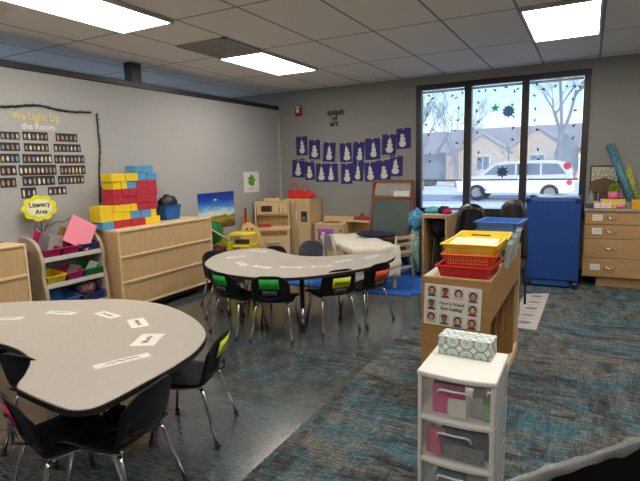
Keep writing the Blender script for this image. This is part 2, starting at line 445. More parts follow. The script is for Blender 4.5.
decal('snowflake_decal', -.245, 1.40, star(9, .055, .04), DPINK, 'pink snowflake decal on the right pane')
decal('snowflake_decal', -.215, 1.19, star(7, .045, .03), DPINK, 'small pink snowflake decal below the shade of the right pane')
# leaf decals ring each pane
k = 0
for pi, (a, b) in enumerate(panes):
    rr = random.Random(40+pi)
    spots = [(a+.07+rr.uniform(0,.03), 2.42-i*.14) for i in range(5)]+[(b-.08-rr.uniform(0,.03), 2.36-i*.15) for i in range(5)]+[(a+.17+i*.13, 2.39+rr.uniform(-.04,.04)) for i in range(4)]+[(a+.1+rr.uniform(0,.05), 1.62-i*.13) for i in range(2)]
    for (x, z) in spots:
        if pi == 1 and abs(z-2.12) < .0: continue
        decal('leaf_decal', x+rr.uniform(-.015,.015), z+rr.uniform(-.02,.02), leafpoly(.013, .027), (DGREY, DGREY, DGREEN)[k % 3], 'small leaf decal bordering the %s window pane' % nm[pi], 'leaf decals on the %s pane' % nm[pi], rr.uniform(0,3.1))
        k += 1

# ------------------------------------------------------------------ outdoors
G = -.25
def snow_mat():
    n = NT('snow', .7); f = n.noise(n.comb(n.math('MULTIPLY', n.x, .15), n.math('MULTIPLY', n.y, .9), 0), 1, 4, .6)
    n.base(n.ramp(f, [(.35, (200,215,238)), (.55, (240,244,250))])); return n.m
o = struct('ground_snow', MB().box(-90, 60, YW+.25, 120, G-.2, G), snow_mat())
o = struct('ground_street', MB().box(-90, 60, 22.4, 27.2, G, G+.02), mat('wet_asphalt', (150,160,178), .5, var=.25, scale=.8, stretch=(.3,3,1)))
o = struct('ground_sidewalk', MB().box(-90, 60, 13.5, 15.3, G, G+.03), mat('shovelled_walk', (160,172,196), .7, var=.15, scale=1))
TANB = mat('tan_brick', (190,160,128), .85, var=.1, scale=5); TAND = mat('tan_siding', (205,182,150), .85); ROOF = mat('snowy_roof', (170,160,158), .85, var=.1); WGL = mat('house_glass', (70,80,95), .2)
def house(x, y, w, h, label, m, gables):
    t = thing('house', label, 'house', (x, y, G))
    obj('wall', MB().box(-w/2, w/2, 0, 8, 0, h), m, t)
    obj('roof', MB().prism([(-.5, h), (8.5, h), (4, h+2.2)], -w/2-.5, w/2+.5, axis='x'), ROOF, t)
    for gx, gw, gh in gables:
        g = obj('gable', MB().prism([(gx-gw/2, 0.), (gx+gw/2, 0.), (gx+gw/2, h), (gx, h+gh), (gx-gw/2, h)], -1.2, 2.5, axis='y'), TAND, t)
        rm = MB(); 
        for sgn in (-1, 1):
            rm.prism([(gx, h+gh), (gx, h+gh+.25), (gx+sgn*(gw/2+.4), h+.0), (gx+sgn*(gw/2+.4), h-.25)], -1.5, 3.4, axis='y')
        obj('gable_roof', rm, ROOF, t)
        win = obj('window', MB().box(gx-.6, gx+.6, -1.26, -1.18, 1.0, 2.3), WHITE, t)
        obj('pane', MB().box(gx-.5, gx-.04, -1.3, -1.26, 1.1, 2.2).box(gx+.04, gx+.5, -1.3, -1.26, 1.1, 2.2), WGL, win)
    obj('garage_door', MB().box(w/2-3.4, w/2-.6, -.06, .0, 0, 2.2), WHITE, t)
house(-5.6, 46, 12, 2.7, 'tan brick house with two snowy gables across the street, behind the white car', TANB, ((-2.5, 4.2, 1.4), (1.8, 4.6, 1.7)))
house(-17.5, 46, 9, 2.6, 'pale low house across the street at the left pane', TAND, ((0, 3.6, 1.4),))
house(8.2, 52, 6.5, 3.0, 'dark roofed house behind the large bare tree', mat('dark_siding', (110,108,112), .8), ((-.5, 3.4, 1.6),))

# white parked car
t = thing('car', 'white sport utility car parked in the street outside the window', 'car', (-2.95, 24.2, G+.02))
CARW = mat('white_car_paint', (232,234,236), .25, coat=.5, var=.01)
prof = [(-2.4,.35), (-2.45,.8), (-2.3,1.0), (-1.5,1.12), (-.75,1.66), (-.3,1.74), (1.6,1.74), (2.2,1.6), (2.42,1.05), (2.45,.4), (2.2,.3), (-2.2,.3)]
obj('body', MB().prism(prof, -.95, .95, axis='y'), CARW, t, bevel=.1, seg=3)
obj('side_window', MB().prism([(-1.2,1.14), (-.7,1.55), (.1,1.6), (.1,1.12)], -.965, -.94, axis='y').prism([(.18,1.12), (.18,1.6), (1.1,1.6), (1.1,1.12)], -.965, -.94, axis='y').prism([(1.18,1.12), (1.18,1.6), (1.8,1.56), (2.1,1.14)], -.965, -.94, axis='y'), WGL, t)
for wx in (-1.5, 1.5):
    for wy in (-.88, .88):
        wh = obj('wheel', MB().tube([(wx, wy-.12, .35), (wx, wy+.12, .35)], .36, 20), BLACK, t)
        obj('hubcap', MB().tube([(wx, wy+(-.135 if wy < 0 else .11), .35), (wx, wy+(-.11 if wy < 0 else .135), .35)], .22, 12), GRAY, wh)
obj('tail_light', MB().box(2.36, 2.46, -.93, -.7, .95, 1.2), RED, t)
obj('headlight', MB().box(-2.46, -2.34, -.93, -.6, .8, .95), WHITE, t)

BARK = mat('bare_bark', (132,124,120), .9, var=.15)
def tree(x, y, h, label, seed, spread=.5, depth=5):
    rr = random.Random(seed); t = thing('bare_tree', label, 'tree', (x, y, G)); tr = MB(); br = MB()
    def grow(p, d, L, r, k):
        q = p+d*L; mid = p+d*L*.5+Vector((rr.uniform(-.06,.06), rr.uniform(-.06,.06), 0))*L
        (tr if k == 0 else br).tube([p, mid, q], [r, r*.85, r*.7], 5 if k < 3 else 3, 0, False)
        if k >= depth: return
        for i in range(3 if k < depth-1 else 4):
            v = (d+Vector((rr.uniform(-1,1), rr.uniform(-1,1), rr.uniform(-.35,.6)))*spread*1.35).normalized()
            grow(p+d*L*rr.uniform(.6,1), v, L*rr.uniform(.6,.82), r*.55, k+1)
    grow(Vector((0,0,0)), Vector((0,0,1)), h*.3, h*.014, 0)
    obj('trunk', tr, BARK, t); obj('branches', br, BARK, t)
tree(-1.3, 27.8, 11.5, 'large bare spreading tree seen through the right window pane', 3, .62)
tree(-9.6, 32, 9, 'bare tree seen through the left window pane', 5, .5)
tree(-8.3, 36, 9, 'slimmer bare tree standing right of the left pane tree', 8, .45)
tree(-14.5, 64, 12, 'far bare tree beyond the left house', 11, .5, 4)
tree(2.2, 36, 8, 'distant bare tree behind the large one', 14, .5, 4)
EVG = mat('dull_hedge', (104,112,110), .95, var=.3, scale=2, bump=.5)
for x, y, r, h, lb in ((-11.4, 38, 1.6, 2.4, 'round dull hedge in front of the pale low house'), (2.6, 41, 1.5, 2.6, 'dark bushy hedge right of the tan house'), (-1.6, 42, .8, 3.6, 'tall dark shrub beside the tan house')):
    rr = random.Random(int(x*10))
    tag(obj('hedge', MB().ell((0,0,h*.48), (r, r*.8, h/2), 0, 16, 10, lambda v: 1+rr.uniform(-.12,.12)), EVG, None, (x, y, G)), lb, 'shrub')

# ------------------------------------------------------------------ kidney tables
def kidney(name, label, P, legs, cx, cy):
    t = thing(name, label, 'table', (cx, cy, 0))
    poly = [(x-cx, y-cy) for x, y in closed_spline(P)]
    obj('tabletop', MB().prism(poly, .538, .5605), LAM, t, bevel=.003)
    n = len(poly); out = []
    for i in range(n):
        a = Vector(poly[i-1]); b = Vector(poly[(i+1) % n]); d = (b-a).normalized(); out.append((poly[i][0]+d.y*.006, poly[i][1]-d.x*.006))
    area = sum(poly[i-1][0]*poly[i][1]-poly[i][0]*poly[i-1][1] for i in range(n))
    if area < 0:
        out = [(2*p[0]-o_[0], 2*p[1]-o_[1]) for p, o_ in zip(poly, out)]
    ring = MB(); vs = [(x,y,z) for z in (.532, .557) for x, y in out]+[(x,y,z) for z in (.532, .557) for x, y in poly]
    fs = []
    for i in range(n):
        j = (i+1) % n
        fs += [(i, j, n+j, n+i), (n+i, n+j, 3*n+j, 3*n+i), (2*n+i, 2*n+j, j, i)]
    ring.add(vs, fs); ring.prism([(p[0]*.94, p[1]*.94) for p in poly], .53, .5375)
    obj('edge_band', ring, BLACK, t)
    for lx, ly in legs:
        x, y = lx-cx, ly-cy
        lg = obj('leg', MB().cyl(x, y, .22, .531, .022, 14), BLACK, t)
        obj('lower_leg', MB().cyl(x, y, .02, .22, .016, 12), CHROME, lg)
        obj('glide', MB().cyl(x, y, 0.0, .025, .022, 12), BLACK, lg)
    return t
FAR = [(-3.42,3.92), (-3.21,3.60), (-2.82,3.375), (-2.41,3.345), (-2.09,3.49), (-1.85,3.80), (-1.70,4.12), (-1.655,4.42), (-1.69,4.68), (-1.84,4.80), (-2.08,4.70), (-2.27,4.46), (-2.56,4.35), (-2.88,4.46), (-3.18,4.62), (-3.41,4.52), (-3.50,4.24)]
NEAR = [(-3.95,1.62), (-3.67,1.95), (-3.20,2.235), (-2.93,2.37), (-2.56,2.395), (-2.17,2.265), (-1.88,2.075), (-1.74,1.87), (-1.68,1.65), (-1.66,1.4), (-1.655,1.21), (-1.70,1.14), (-1.80,1.125), (-2.06,1.145), (-2.15,1.17), (-2.25,1.27), (-2.42,1.39), (-2.70,1.45), (-3.0,1.42), (-3.25,1.25), (-3.45,1.05), (-3.75,.98), (-4.0,1.2)]
kidney('kidney_table', 'grey kidney shaped activity table in the middle of the room ringed by small chairs', FAR, ((-2.22,3.74), (-3.15,3.85), (-1.92,4.5), (-3.2,4.35)), -2.6, 4.05)
kidney('kidney_table', 'large grey kidney shaped activity table in the near left corner of the picture', NEAR, ((-2.2,1.95), (-1.85,1.42), (-3.5,1.5), (-2.9,2.1)), -2.7, 1.7)

def strip(x, y, rz, label, w=.19, h=.062, seed=1, txt=None, m=PAPER):
    t = thing('name_strip', label, 'name card', (x, y, .5608), rz)
    obj('card', MB().box(-w/2, w/2, -h/2, h/2, 0, .0012), m, t)
    s = MB(); scribble(s, w*.6, h*.35, 9, seed, .0016, 0, 0, 'xy', .0022); obj('handwriting', s, INK, t)
for i, (x, y, a, w, h, lb) in enumerate((
    (-3.22,1.74,28,.2,.06,'white handwritten strip at the left end of the near table'), (-3.01,1.965,14,.21,.06,'white handwritten strip, second from the left on the near table'),
    (-2.68,2.06,-8,.2,.075,'white handwritten strip at the far edge of the near table'), (-2.36,2.02,-32,.19,.1,'white handwritten strip left of the squarish one on the near table'),
    (-2.07,1.83,-62,.19,.13,'squarish white card with a black scribble on the near table'), (-1.95,1.56,64,.26,.062,'long white handwritten strip nearest the camera on the near table'))):
    strip(x, y, R(a), lb, w, h, i)
for i, (x, y, a, lb) in enumerate((
    (-3.19,4.05,60,'white strip at the left end of the far table'), (-3.16,4.43,-10,'white strip at the back left of the far table'), (-2.91,3.77,-35,'pair of white strip ends left of centre on the far table'),
    (-2.63,3.72,-10,'white strip at the front of the far table above the second green tag'), (-2.37,3.81,15,'white strip at the middle front of the far table'),
    (-2.13,3.95,45,'white strip right of the middle on the far table'), (-2.05,4.25,65,'white strip near the right lobe of the far table'), (-1.88,4.55,80,'white strip at the right tip of the far table'))):
    strip(x, y, R(a), lb, .2, .06, 20+i)

# ------------------------------------------------------------------ school chairs
SP = [(.185,.296), (.178,.318), (.14,.331), (.06,.326), (-.04,.322), (-.11,.326), (-.145,.342)]
BP = [(-.145,.342), (-.163,.375), (-.175,.42), (-.19,.475), (-.204,.53), (-.216,.58)]
def shell(prof, wfn, dish, round_=False):
    pts = spline([(p[0], p[1], 0) for p in prof], 4); n = len(pts)-1
    def fn(a, b):
        p = pts[min(n, int(round(b*n)))]; s = a*2-1; w = wfn(b)
        y, z = p[0], p[1]
        if dish == 'seat': z += .018*s*s*(1-.5*b)
        else: y += .03*s*s
        if round_: z -= .05*max(0, b-.7)/.3*abs(s)**4; 
        return (s*w, y, z)
    return MB().grid(12, n, fn)
def make_chair(label, m=BLACKP, tagm=None, txt=None, seed=3, group=None, dz=0, tw=1):
    t = thing('school_chair', label, 'chair', (0,0,0), 0, group)
    obj('seat', shell(SP, lambda b: .178-.012*b, 'seat'), m, t, solid=.009)
    bk = obj('backrest', shell(BP, lambda b: .166+.006*math.sin(b*PI)-.016*b**3, 'back', True), m, t, solid=.009)
    rd = MB(); rd.tube([(-.12,-.168,.40), (0,-.205,.375), (.12,-.168,.40)], .006, 6); obj('moulded_rib', rd, m, bk)
    fr_ = MB()
    for s in (-1, 1): fr_.tube([(s*.13,.13,.306), (s*.125,0,.302), (s*.13,-.12,.31)], .009, 8)
    fr_.tube([(-.13,-.02,.300), (.13,-.02,.300)], .008, 8).tube([(-.13,.1,.302), (.13,.1,.302)], .008, 8)
    obj('seat_frame', fr_, CHROME, t)
    for sx in (-1, 1):
        for sy in (-1, 1):
            top = (sx*.13, sy*.11, .307); foot = (sx*.182, .165 if sy > 0 else -.205, .012)
            md = (sx*.142, sy*.128, .285)
            lg = obj('leg', MB().tube([top, md, foot], .0105, 8), CHROME, t)
            obj('glide', MB().ell((foot[0], foot[1], .014), (.017,.017,.0138), 0, 10, 6), BLACK, lg)
    if tagm:
        tg = obj('name_tag', MB().grid(6, 1, lambda a, b: ((a*2-1)*.085*tw, -.2075-dz*-.25-.004*b+.03*((a*2-1)*.5)**2-.005+(b-.5)*-.024, .462+dz+b*.092)), tagm, t, solid=.002)
        if txt:
            text('lettering', txt, .045, INK, tg, (0, -.2175+dz*.25, .505+dz), (R(90+15), 0, 0), .0006, .0006)
        else:
            s = MB(); scribble(s, .09*tw, .03, 8, seed, .0015, .507+dz, 0, 'xz', -.2175+dz*.2); obj('lettering', s, INK, tg)
        obj('tape', MB().grid(6, 1, lambda a, b: ((a*2-1)*.06, -.1955-.008*b+.0015, .41+dz+b*.04)), mat('clear_tape', (70,76,90), .3), tg, solid=.001)
    return t
def put(t, x, y, deg): t.location = (x, y, 0); t.rotation_euler = (0,0,R(deg)); return t
put(make_chair('small black chair with a green tag at the left front of the far table', tagm=GREEN, seed=4), -2.75, 3.51, -12)
put(make_chair('small black chair with a green tag, second from left before the far table', tagm=GREEN, seed=9), -2.37, 3.53, 20)
put(make_chair('small black chair with a yellow name tag at the right front of the far table', tagm=NEON, txt='Padmini', dz=-.045), -2.03, 3.935, 53)
put(make_chair('small black chair with an orange tag at the right end of the far table', tagm=OCARD, txt='Lucas', dz=-.04), -1.84, 4.27, 70)
plain = make_chair('small black chair at the left end of the far table beside the long cabinet')
put(plain, -3.24, 3.93, -52)
copy_tree(plain, (-3.42,4.14,0), R(-105), 'small black chair behind the left end of the far table')
copy_tree(plain, (-3.13,4.50,0), R(176), 'small black chair behind the far table with only its top edge showing')
SLATE = mat('slate_blue_plastic', (52,58,72), .45)
put(make_chair('slate grey plastic chair behind the far table near the play kitchen', SLATE), -2.93, 5.0, 176)
put(make_chair('small black chair with a yellow tag at the right side of the near table', tagm=NEON, seed=12), -1.93, 1.98, 112)
put(make_chair('plain black chair nearest the camera pushed under the right side of the near table'), -1.79, 1.38, 100)
put(make_chair('black chair with a pink tag at the near tip of the near table', tagm=PINKC, seed=15, tw=.5), -1.985, 1.26, -15)
copy_tree(plain, (-2.50,1.56,0), R(8), 'black chair at the left picture edge tucked into the curve of the near table')

# ------------------------------------------------------------------ storage along the left wall
def fold_cabinet(label, y0, y1, x0=XW+.015, x1=-4.05, ztop=.89, latch=True):
    cy = (y0+y1)/2; cx = (x0+x1)/2; t = thing('storage_cabinet', label, 'cabinet', (cx, cy, 0))
    hw = (x1-x0)/2; hl = (y1-y0)/2; seam = -hw+.13
    obj('body', MB().box(seam+.002, hw-.014, -hl, hl, .09, ztop-.02).box(-hw, seam-.002, -hl, hl, .09, ztop-.02), OAK, t, bevel=.003)
    obj('top', MB().box(-hw, hw+.004, -hl-.002, hl+.002, ztop-.02, ztop), OAKL, t, bevel=.004)
    b = MB(); hs = (ztop-.11)/3
    for k in range(3): b.box(hw-.014, hw-.006, -hl+.02, hl-.02, .1+k*hs+.012, .1+(k+1)*hs-.012)
    obj('back_panel', b, OAK, t)
    s = MB()
    for k in range(3): s.box(hw-.014, hw+.006, -hl, hl, .09+k*hs, .09+k*hs+.022)
    s.box(hw-.014, hw+.004, -hl, -hl+.02, .1, ztop-.02).box(hw-.014, hw+.004, hl-.02, hl, .1, ztop-.02)
    obj('edge_strips', s, OAKL, t, bevel=.003)
    for sx in (-hw+.06, hw-.06):
        for sy in (-hl+.08, hl-.08):
            obj('caster', MB().tube([(sx-.012, sy, .035), (sx+.012, sy, .035)], .035, 14).box(sx-.018, sx+.018, sy-.02, sy+.02, .06, .09), BLACK, t)
    obj('plinth', MB().box(-hw+.03, hw-.03, -hl+.12, hl-.12, .04, .09), BLACK, t)
    if latch:
        for dx in (-.022, .022): obj('latch_knob', MB().ell((seam+dx, -hl-.014, .49), (.013,.014,.013), 0, 10, 6), DARK, t)
    return t
fold_cabinet('long maple storage cabinet with cardboard bricks on top against the left wall', 3.31, 4.69)
fold_cabinet('maple storage cabinet at the left picture edge beside the literacy rack', 1.1, 2.47, x1=-4.165, ztop=.885, latch=False)

# literacy rack
t = thing('book_rack', 'taupe tiered rack of coloured bins under the yellow literacy sign', 'rack', (-4.32, 2.93, 0))
side = closed_spline([(-.185,.0), (-.185,.5), (-.18,.86), (-.1,.905), (.02,.88), (.10,.80), (.135,.68), (.125,.56), (.15,.42), (.16,.25), (.19,.1), (.2,.0), (.0,.0)], 4)
side = [(x, max(0, z)) for x, z in side]
for y in (-.33, .29): obj('side_panel', MB().prism(side, y, y+.035, axis='y'), TAUPE, t, bevel=.004)
for k, (z, d) in enumerate(((.685,.12), (.445,.13), (.20,.16))):
    obj('shelf', MB().box(-.17, d, -.295, .29, z, z+.012).box(d-.012, d+.002, -.295, .29, z, z+.04), mat('rack_shelf', (196,194,190), .5), t)
def bin_(x, y, z, w, d, h, m, label, rz=0, tilt=0, cat='bin', group=None):
    """open tapered tub, w along y, d along x"""
    t = thing('storage_bin', label, cat, (x, y, z), rz, group)
    t.rotation_euler[1] = tilt
    mb = MB(); k = .82; th = .004
    def ring(s, zz, off=0): return [(-d/2*s+off, -w/2*s+off, zz), (d/2*s-off, -w/2*s+off, zz), (d/2*s-off, w/2*s-off, zz), (-d/2*s+off, w/2*s-off, zz)]
    vs = ring(k, 0)+ring(1, h)+ring(1, h, th)+ring(k, th, th)
    fs = [(3,2,1,0)]+[(i, (i+1) % 4, 4+(i+1) % 4, 4+i) for i in range(4)]+[(4+i, 4+(i+1) % 4, 8+(i+1) % 4, 8+i) for i in range(4)]+[(8+i, 8+(i+1) % 4, 12+(i+1) % 4, 12+i) for i in range(4)]+[(12,13,14,15)]
    mb.add(vs, fs); obj('tub', mb, m, t, bevel=.003)
    r = MB(); 
    for a in ((-d/2-.008, d/2+.008, -w/2-.008, -w/2+.004), (-d/2-.008, d/2+.008, w/2-.004, w/2+.008), (-d/2-.008, -d/2+.004, -w/2, w/2), (d/2-.004, d/2+.008, -w/2, w/2)): r.box(*a, h-.006, h+.003)
    obj('rim', r, m, t, bevel=.002); return t
MAG = mat('magenta_plastic', (170,24,90), .4); YBIN = mat('deep_yellow_plastic', (225,190,30), .4); GBIN = mat('green_plastic', (20,120,50), .4); BBIN = mat('steel_blue_plastic', (60,100,160), .4); NBIN = mat('navy_plastic', (40,52,110), .4); GBN = mat('clear_grey_plastic', (120,120,128), .3)
RX = -4.31
bin_(RX-.01, 2.72, .70, .17, .23, .11, MAG, 'magenta book bin at the left of the top rack shelf', tilt=R(8))
bin_(RX-.01, 2.91, .70, .17, .23, .11, MAG, 'magenta bin in the middle of the top rack shelf', tilt=R(8))
bin_(RX-.01, 3.11, .70, .19, .23, .11, NBIN, 'navy bin at the right of the top rack shelf', tilt=R(8))
bin_(RX, 2.73, .46, .18, .24, .11, YBIN, 'yellow bin on the middle rack shelf', tilt=R(8))
bin_(RX, 2.92, .46, .16, .24, .11, MAG, 'magenta bin on the middle rack shelf', tilt=R(8))
bin_(RX, 3.11, .46, .19, .24, .11, GBIN, 'green bin on the middle rack shelf', tilt=R(8))
bin_(RX+.01, 2.79, .216, .27, .26, .13, BBIN, 'steel blue bin on the bottom rack shelf', tilt=R(8))
bin_(RX+.01, 3.075, .216, .24, .26, .12, NBIN, 'navy bin filled with red print things on the bottom rack shelf', tilt=R(8))
def book(x, y, z, w, h, th, m, label, rot, group=None, cat='book'):
    o = MB().box(-th/2, th/2, -w/2, w/2, 0, h, 0).box(-th/2+.001, th/2-.001, -w/2+.002, w/2+.0015, .003, h+.0015, 1)
    return tag(obj('book', o, [m, PAPER], None, (x, y, z), rot), label, cat, group)
BRN = mat('brown_cover', (150,96,50), .6); BRN2 = mat('dark_cover', (80,60,50), .6); WGR = mat('grey_cover', (150,148,140), .6)
book(-4.34, 2.66, .735, .15, .22, .012, MAG, 'magenta picture book leaning at the left end of the top rack shelf', (R(-22),0,0))
book(-4.33, 2.70, .735, .15, .19, .012, GBN, 'grey backed book behind the magenta one on the top rack shelf', (R(-24),R(6),0))
book(-4.31, 2.80, .735, .13, .17, .03, WGR, 'thick white grey book in the top rack shelf', (R(-15),0,0))
book(-4.33, 2.86, .735, .13, .24, .014, BRN, 'tan brown book standing tilted in the top rack shelf', (R(-28),0,0))
book(-4.35, 2.90, .735, .13, .23, .012, BRN2, 'dark brown book right of the tan one in the top rack shelf', (R(-30),0,0))
PINK = mat('pink_card_sheet', (240,140,160), .7, var=.03)
tag(obj('pink_folder', MB().box(-.002, .002, -.125, .125, 0, .27), PINK, None, (-4.23, 2.97, .79), (R(-33), R(-12), R(-8))), 'big tilted pink sheet sticking out of the literacy rack', 'folder')
tag(obj('cloth_bundle', MB().ell((0,0,.05), (.08,.09,.06), 0, 14, 8, lambda v: 1+.18*math.sin(v.x*9+v.y*7)), mat('striped_cloth', (110,104,98), .9, var=.4, scale=50), None, (-4.32, 3.13, .755)), 'grey patterned cloth bundle in the navy top bin', 'cloth')
tag(obj('cloth_bundle', MB().ell((0,0,.05), (.09,.10,.06), 0, 14, 8, lambda v: 1+.18*math.sin(v.x*9+v.y*7)), MIXF, None, (-4.29, 3.08, .30)), 'red and grey print bundle in the lower right bin', 'cloth')
book(-4.28, 3.13, .495, .12, .12, .01, PAPER, 'white booklet standing in the green bin', (R(-20),R(20),0))
book(-4.29, 2.93, .495, .12, .12, .01, WGR, 'pale booklet standing in the middle magenta bin', (R(-20),R(20),0))
# wire on the cabinet
wr = MB(); rr = random.Random(2)
wr.tube(spline([(rr.uniform(-.06,.06), -.45+i*.06, .006+(i % 2)*.012) for i in range(16)], 3), .003, 5)
tag(obj('cable', wr, BLACK, None, (-4.4, 1.95, .887)), 'thin black cable lying on the left cabinet', 'cable')
wr = MB(); wr.tube(spline([(0,-.1,0), (0,-.08,.12), (.02,-.03,.05), (.01,.02,.11), (0,.06,.1), (.01,.12,.13), (0,.2,.12), (0,.28,.16)], 4), .0035, 5)
tag(obj('book_stand', wr, BLACK, None, (-4.45, 2.83, .88)), 'thin bent black wire behind the rack below the yellow sign', 'wire stand')

# literacy sign
t = thing('literacy_sign', 'yellow scalloped sign reading Literacy Area above the book rack', 'sign', (-4.42, 2.785, 1.155), 0)
poly = [((.148+.024*abs(math.sin(4.5*a)))*math.cos(a), (.104+.018*abs(math.sin(4.5*a)))*math.sin(a)) for a in [2*PI*i/90 for i in range(90)]]
obj('board', MB().prism(poly, 0, .004, axis='x'), mat('sign_yellow', (226,222,34), .6), t)
poly = [((.115+.012*abs(math.sin(4.5*a)))*math.cos(a), (.074+.01*abs(math.sin(4.5*a)))*math.sin(a)) for a in [2*PI*i/90 for i in range(90)]]
obj('paper_inset', MB().prism(poly, .0042, .006, axis='x'), mat('sign_pale', (232,232,190), .7), t)
text('lettering', 'Literacy', .062, INK, t, (.0075, 0, .03), (R(90), 0, R(90)), .0006, .001)
text('lettering', 'Area', .058, INK, t, (.0075, .01, -.035), (R(90), 0, R(90)), .0006, .001)
obj('stand_wire', MB().tube([(-.0, 0, -.1), (-.005, .0, -.27)], .004, 6).tube([(-.005,-.05,-.268), (-.005,.05,-.268)], .004, 6), BLACK, t)

# cardboard bricks
rows = [[(3.28,3.42,'b'),(3.42,3.64,'r'),(3.64,3.83,'r'),(3.83,4.05,'y')],
        [(3.27,3.42,'y'),(3.42,3.64,'y'),(3.64,3.78,'b'),(3.78,3.92,'b'),(3.92,4.0,'y')],
        [(3.27,3.43,'y'),(3.43,3.64,'y'),(3.64,3.73,'y'),(3.73,4.02,'r')],
        [(3.44,3.55,'r'),(3.55,3.73,'r'),(3.73,4.02,'r')],
        [(3.44,3.55,'r'),(3.55,3.74,'r'),(3.74,4.03,'r')],
        [(3.45,3.55,'y'),(3.55,3.62,'y'),(3.62,3.75,'b'),(3.75,4.03,'r')],
        [(3.43,3.53,'y'),(3.53,3.61,'y'),(3.61,3.77,'y'),(3.77,3.9,'b'),(3.9,4.04,'b')],
        [(3.75,3.86,'b'),(3.86,3.99,'b')]]
cm = {'r': (REDB,'red speckled'), 'y': (YELB,'yellow'), 'b': (BLUB,'light blue')}
ordn = ('bottom','second','third','fourth','fifth','sixth','seventh','topmost')
bh = .0795
for k, row in enumerate(rows):
    for j, (a, b, c) in enumerate(row):
        m, cn = cm[c]; same = [q for q in row if q[2] == c]
        which = '' if len(same) == 1 else (', '+('leftmost' if same.index((a,b,c)) == 0 else 'rightmost' if same.index((a,b,c)) == len(same)-1 else 'middle')+' of its colour there')
        dx = random.Random(k*9+j).uniform(-.008,.008)
        tag(obj('cardboard_brick', MB().box(-.08, .08, -(b-a)/2+.0015, (b-a)/2-.0015, 0, bh-.001), m, None, (-4.305+dx, (a+b)/2, .8905+k*bh), bevel=.004),
            '%s cardboard brick in the %s row of the stack%s' % (cn, ordn[k], which), 'toy brick', 'cardboard bricks stacked on the long cabinet')
t = bin_(-4.38, 4.33, .891, .25, .17, .17, mat('royal_blue_plastic', (24,90,170), .4), 'royal blue basket holding a black bag on the long cabinet', cat='basket')
tag(obj('black_bag', MB().ell((0,0,.0), (.08,.125,.1), 0, 18, 10, lambda v: 1+.15*math.sin(v.x*11+v.y*9+v.z*7)), mat('black_nylon', (30,32,36), .5, var=.4, bump=.4), None, (-4.385, 4.33, 1.08)), 'crumpled black bag stuffed in the blue basket', 'bag')

# ------------------------------------------------------------------ left wall displays
cards = [(2.648,1.805,.167,.068),(2.88,1.81,.239,.077),(3.193,1.808,.228,.079),(2.638,1.708,.17,.075),(2.879,1.707,.232,.075),(3.192,1.708,.286,.075),(2.625,1.608,.166,.08),(2.877,1.604,.28,.084),(3.204,1.6,.325,.08),(2.6,1.502,.139,.087),(2.872,1.501,.359,.095),(3.228,1.495,.276,.09),(2.586,1.395,.139,.086),(2.87,1.402,.311,.088),(3.199,1.399,.282,.082),(2.76,1.296,.141,.096),(3.04,1.3,.188,.076)]
STR = mat('dark_brown_strip', (44,36,32), .6, var=.2)
LC = [mat('l1', (196,182,150), .7), mat('l2', (120,150,176), .7), mat('l3', (214,206,196), .7), mat('l4', (150,140,110), .7), mat('l5', (180,140,130), .7)]
colw = ('left', 'middle', 'right'); rown = ('first','second','third','fourth','fifth')
for i, (y, z, w, h) in enumerate(cards):
    lab = 'dark strip of small pale figures, %s column %s row of the wall chart' % (colw[i % 3], rown[i//3]) if i < 15 else 'short dark strip of figures in the last row of the wall chart, %s one' % ('left' if i == 15 else 'right')
    t = thing('picture_strip', lab, 'wall card', (XW+.001, y, z), 0, 'picture strips on the left wall')
    obj('backing', MB().box(0, .003, -w/2, w/2, -h/2, h/2), STR, t)
    n = max(3, int(round(w/.042))); rr = random.Random(i); f = MB()
    for q in range(n):
        yy = -w/2+w*(q+.5)/n; hh = h*rr.uniform(.25,.36)
        f.prism([(yy+.011*math.cos(a)*rr.uniform(.8,1.1), -.004+hh*math.sin(a)) for a in [2*PI*j/8 for j in range(8)]], .003, .0045, rr.randrange(5), 'x')
    obj('figures', f, LC, t)
GOLD = mat('gold_letters', (214,196,130), .5); WLET = mat('white_letters', (225,222,214), .7)
t = thing('wall_lettering', 'gold and white letters spelling a title above the wall chart', 'lettering', (XW+.001, 2.93, 1.93))
text('gold_letters', 'We', .085, GOLD, t, (.003, -.19, .05), (R(90),0,R(90)), .002, .002); text('gold_letters', 'Light', .088, GOLD, t, (.003, -.02, .05), (R(90),0,R(90)), .002, .002); text('gold_letters', 'Up', .088, GOLD, t, (.003, .15, .05), (R(90),0,R(90)), .002, .002)
text('white_letters', 'the', .08, WLET, t, (.003, -.12, -.035), (R(90),0,R(90)), .002, .001); text('white_letters', 'Room', .08, WLET, t, (.003, .05, -.035), (R(90),0,R(90)), .002, .001)
def garland(name, path, label, loc, m, seed, r=.014, sp=.034):
    g = MB(); P = spline(path, 8); g.tube(P, r*.6, 5); rr = random.Random(seed)
    for i in range(len(P)-1):
        for q in range(6):
            p = P[i].lerp(P[i+1], q/6); d = Vector((abs(rr.uniform(.1,1)), rr.uniform(-1,1), rr.uniform(-1,1))).normalized()*sp*rr.uniform(.5,1)
            g.tube([p, p+d], [.003, .0006], 3, 0, False)
    return tag(obj(name, g, m, None, loc), label, 'garland')
TIN = mat('black_tinsel', (38,38,42), .4, var=.5, scale=80)
garland('tinsel_garland', [(0,2.2-2.5,2.03-2), (0,2.45-2.5,.03), (0,.083,.048), (0,.2,.059), (0,.348,.084), (0,.478,.088), (0,.636,.066), (0,.806,.063), (0,.988,.073)], 'black tinsel garland running along the top of the wall chart', (XW+.008, 2.5, 2), TIN, 1)
garland('tinsel_garland', [(0,0,.06), (0,0,-.11), (0,0,-.3), (0,-.03,-.51), (0,-.045,-.7), (0,-.055,-.85)], 'black tinsel garland hanging down the right side of the wall chart', (XW+.008, 3.555, 2), TIN, 4)
t = thing('sky_poster', 'poster of a blue sky over a sunny field on the left wall', 'poster', (XW+.001, 5.37, .65))
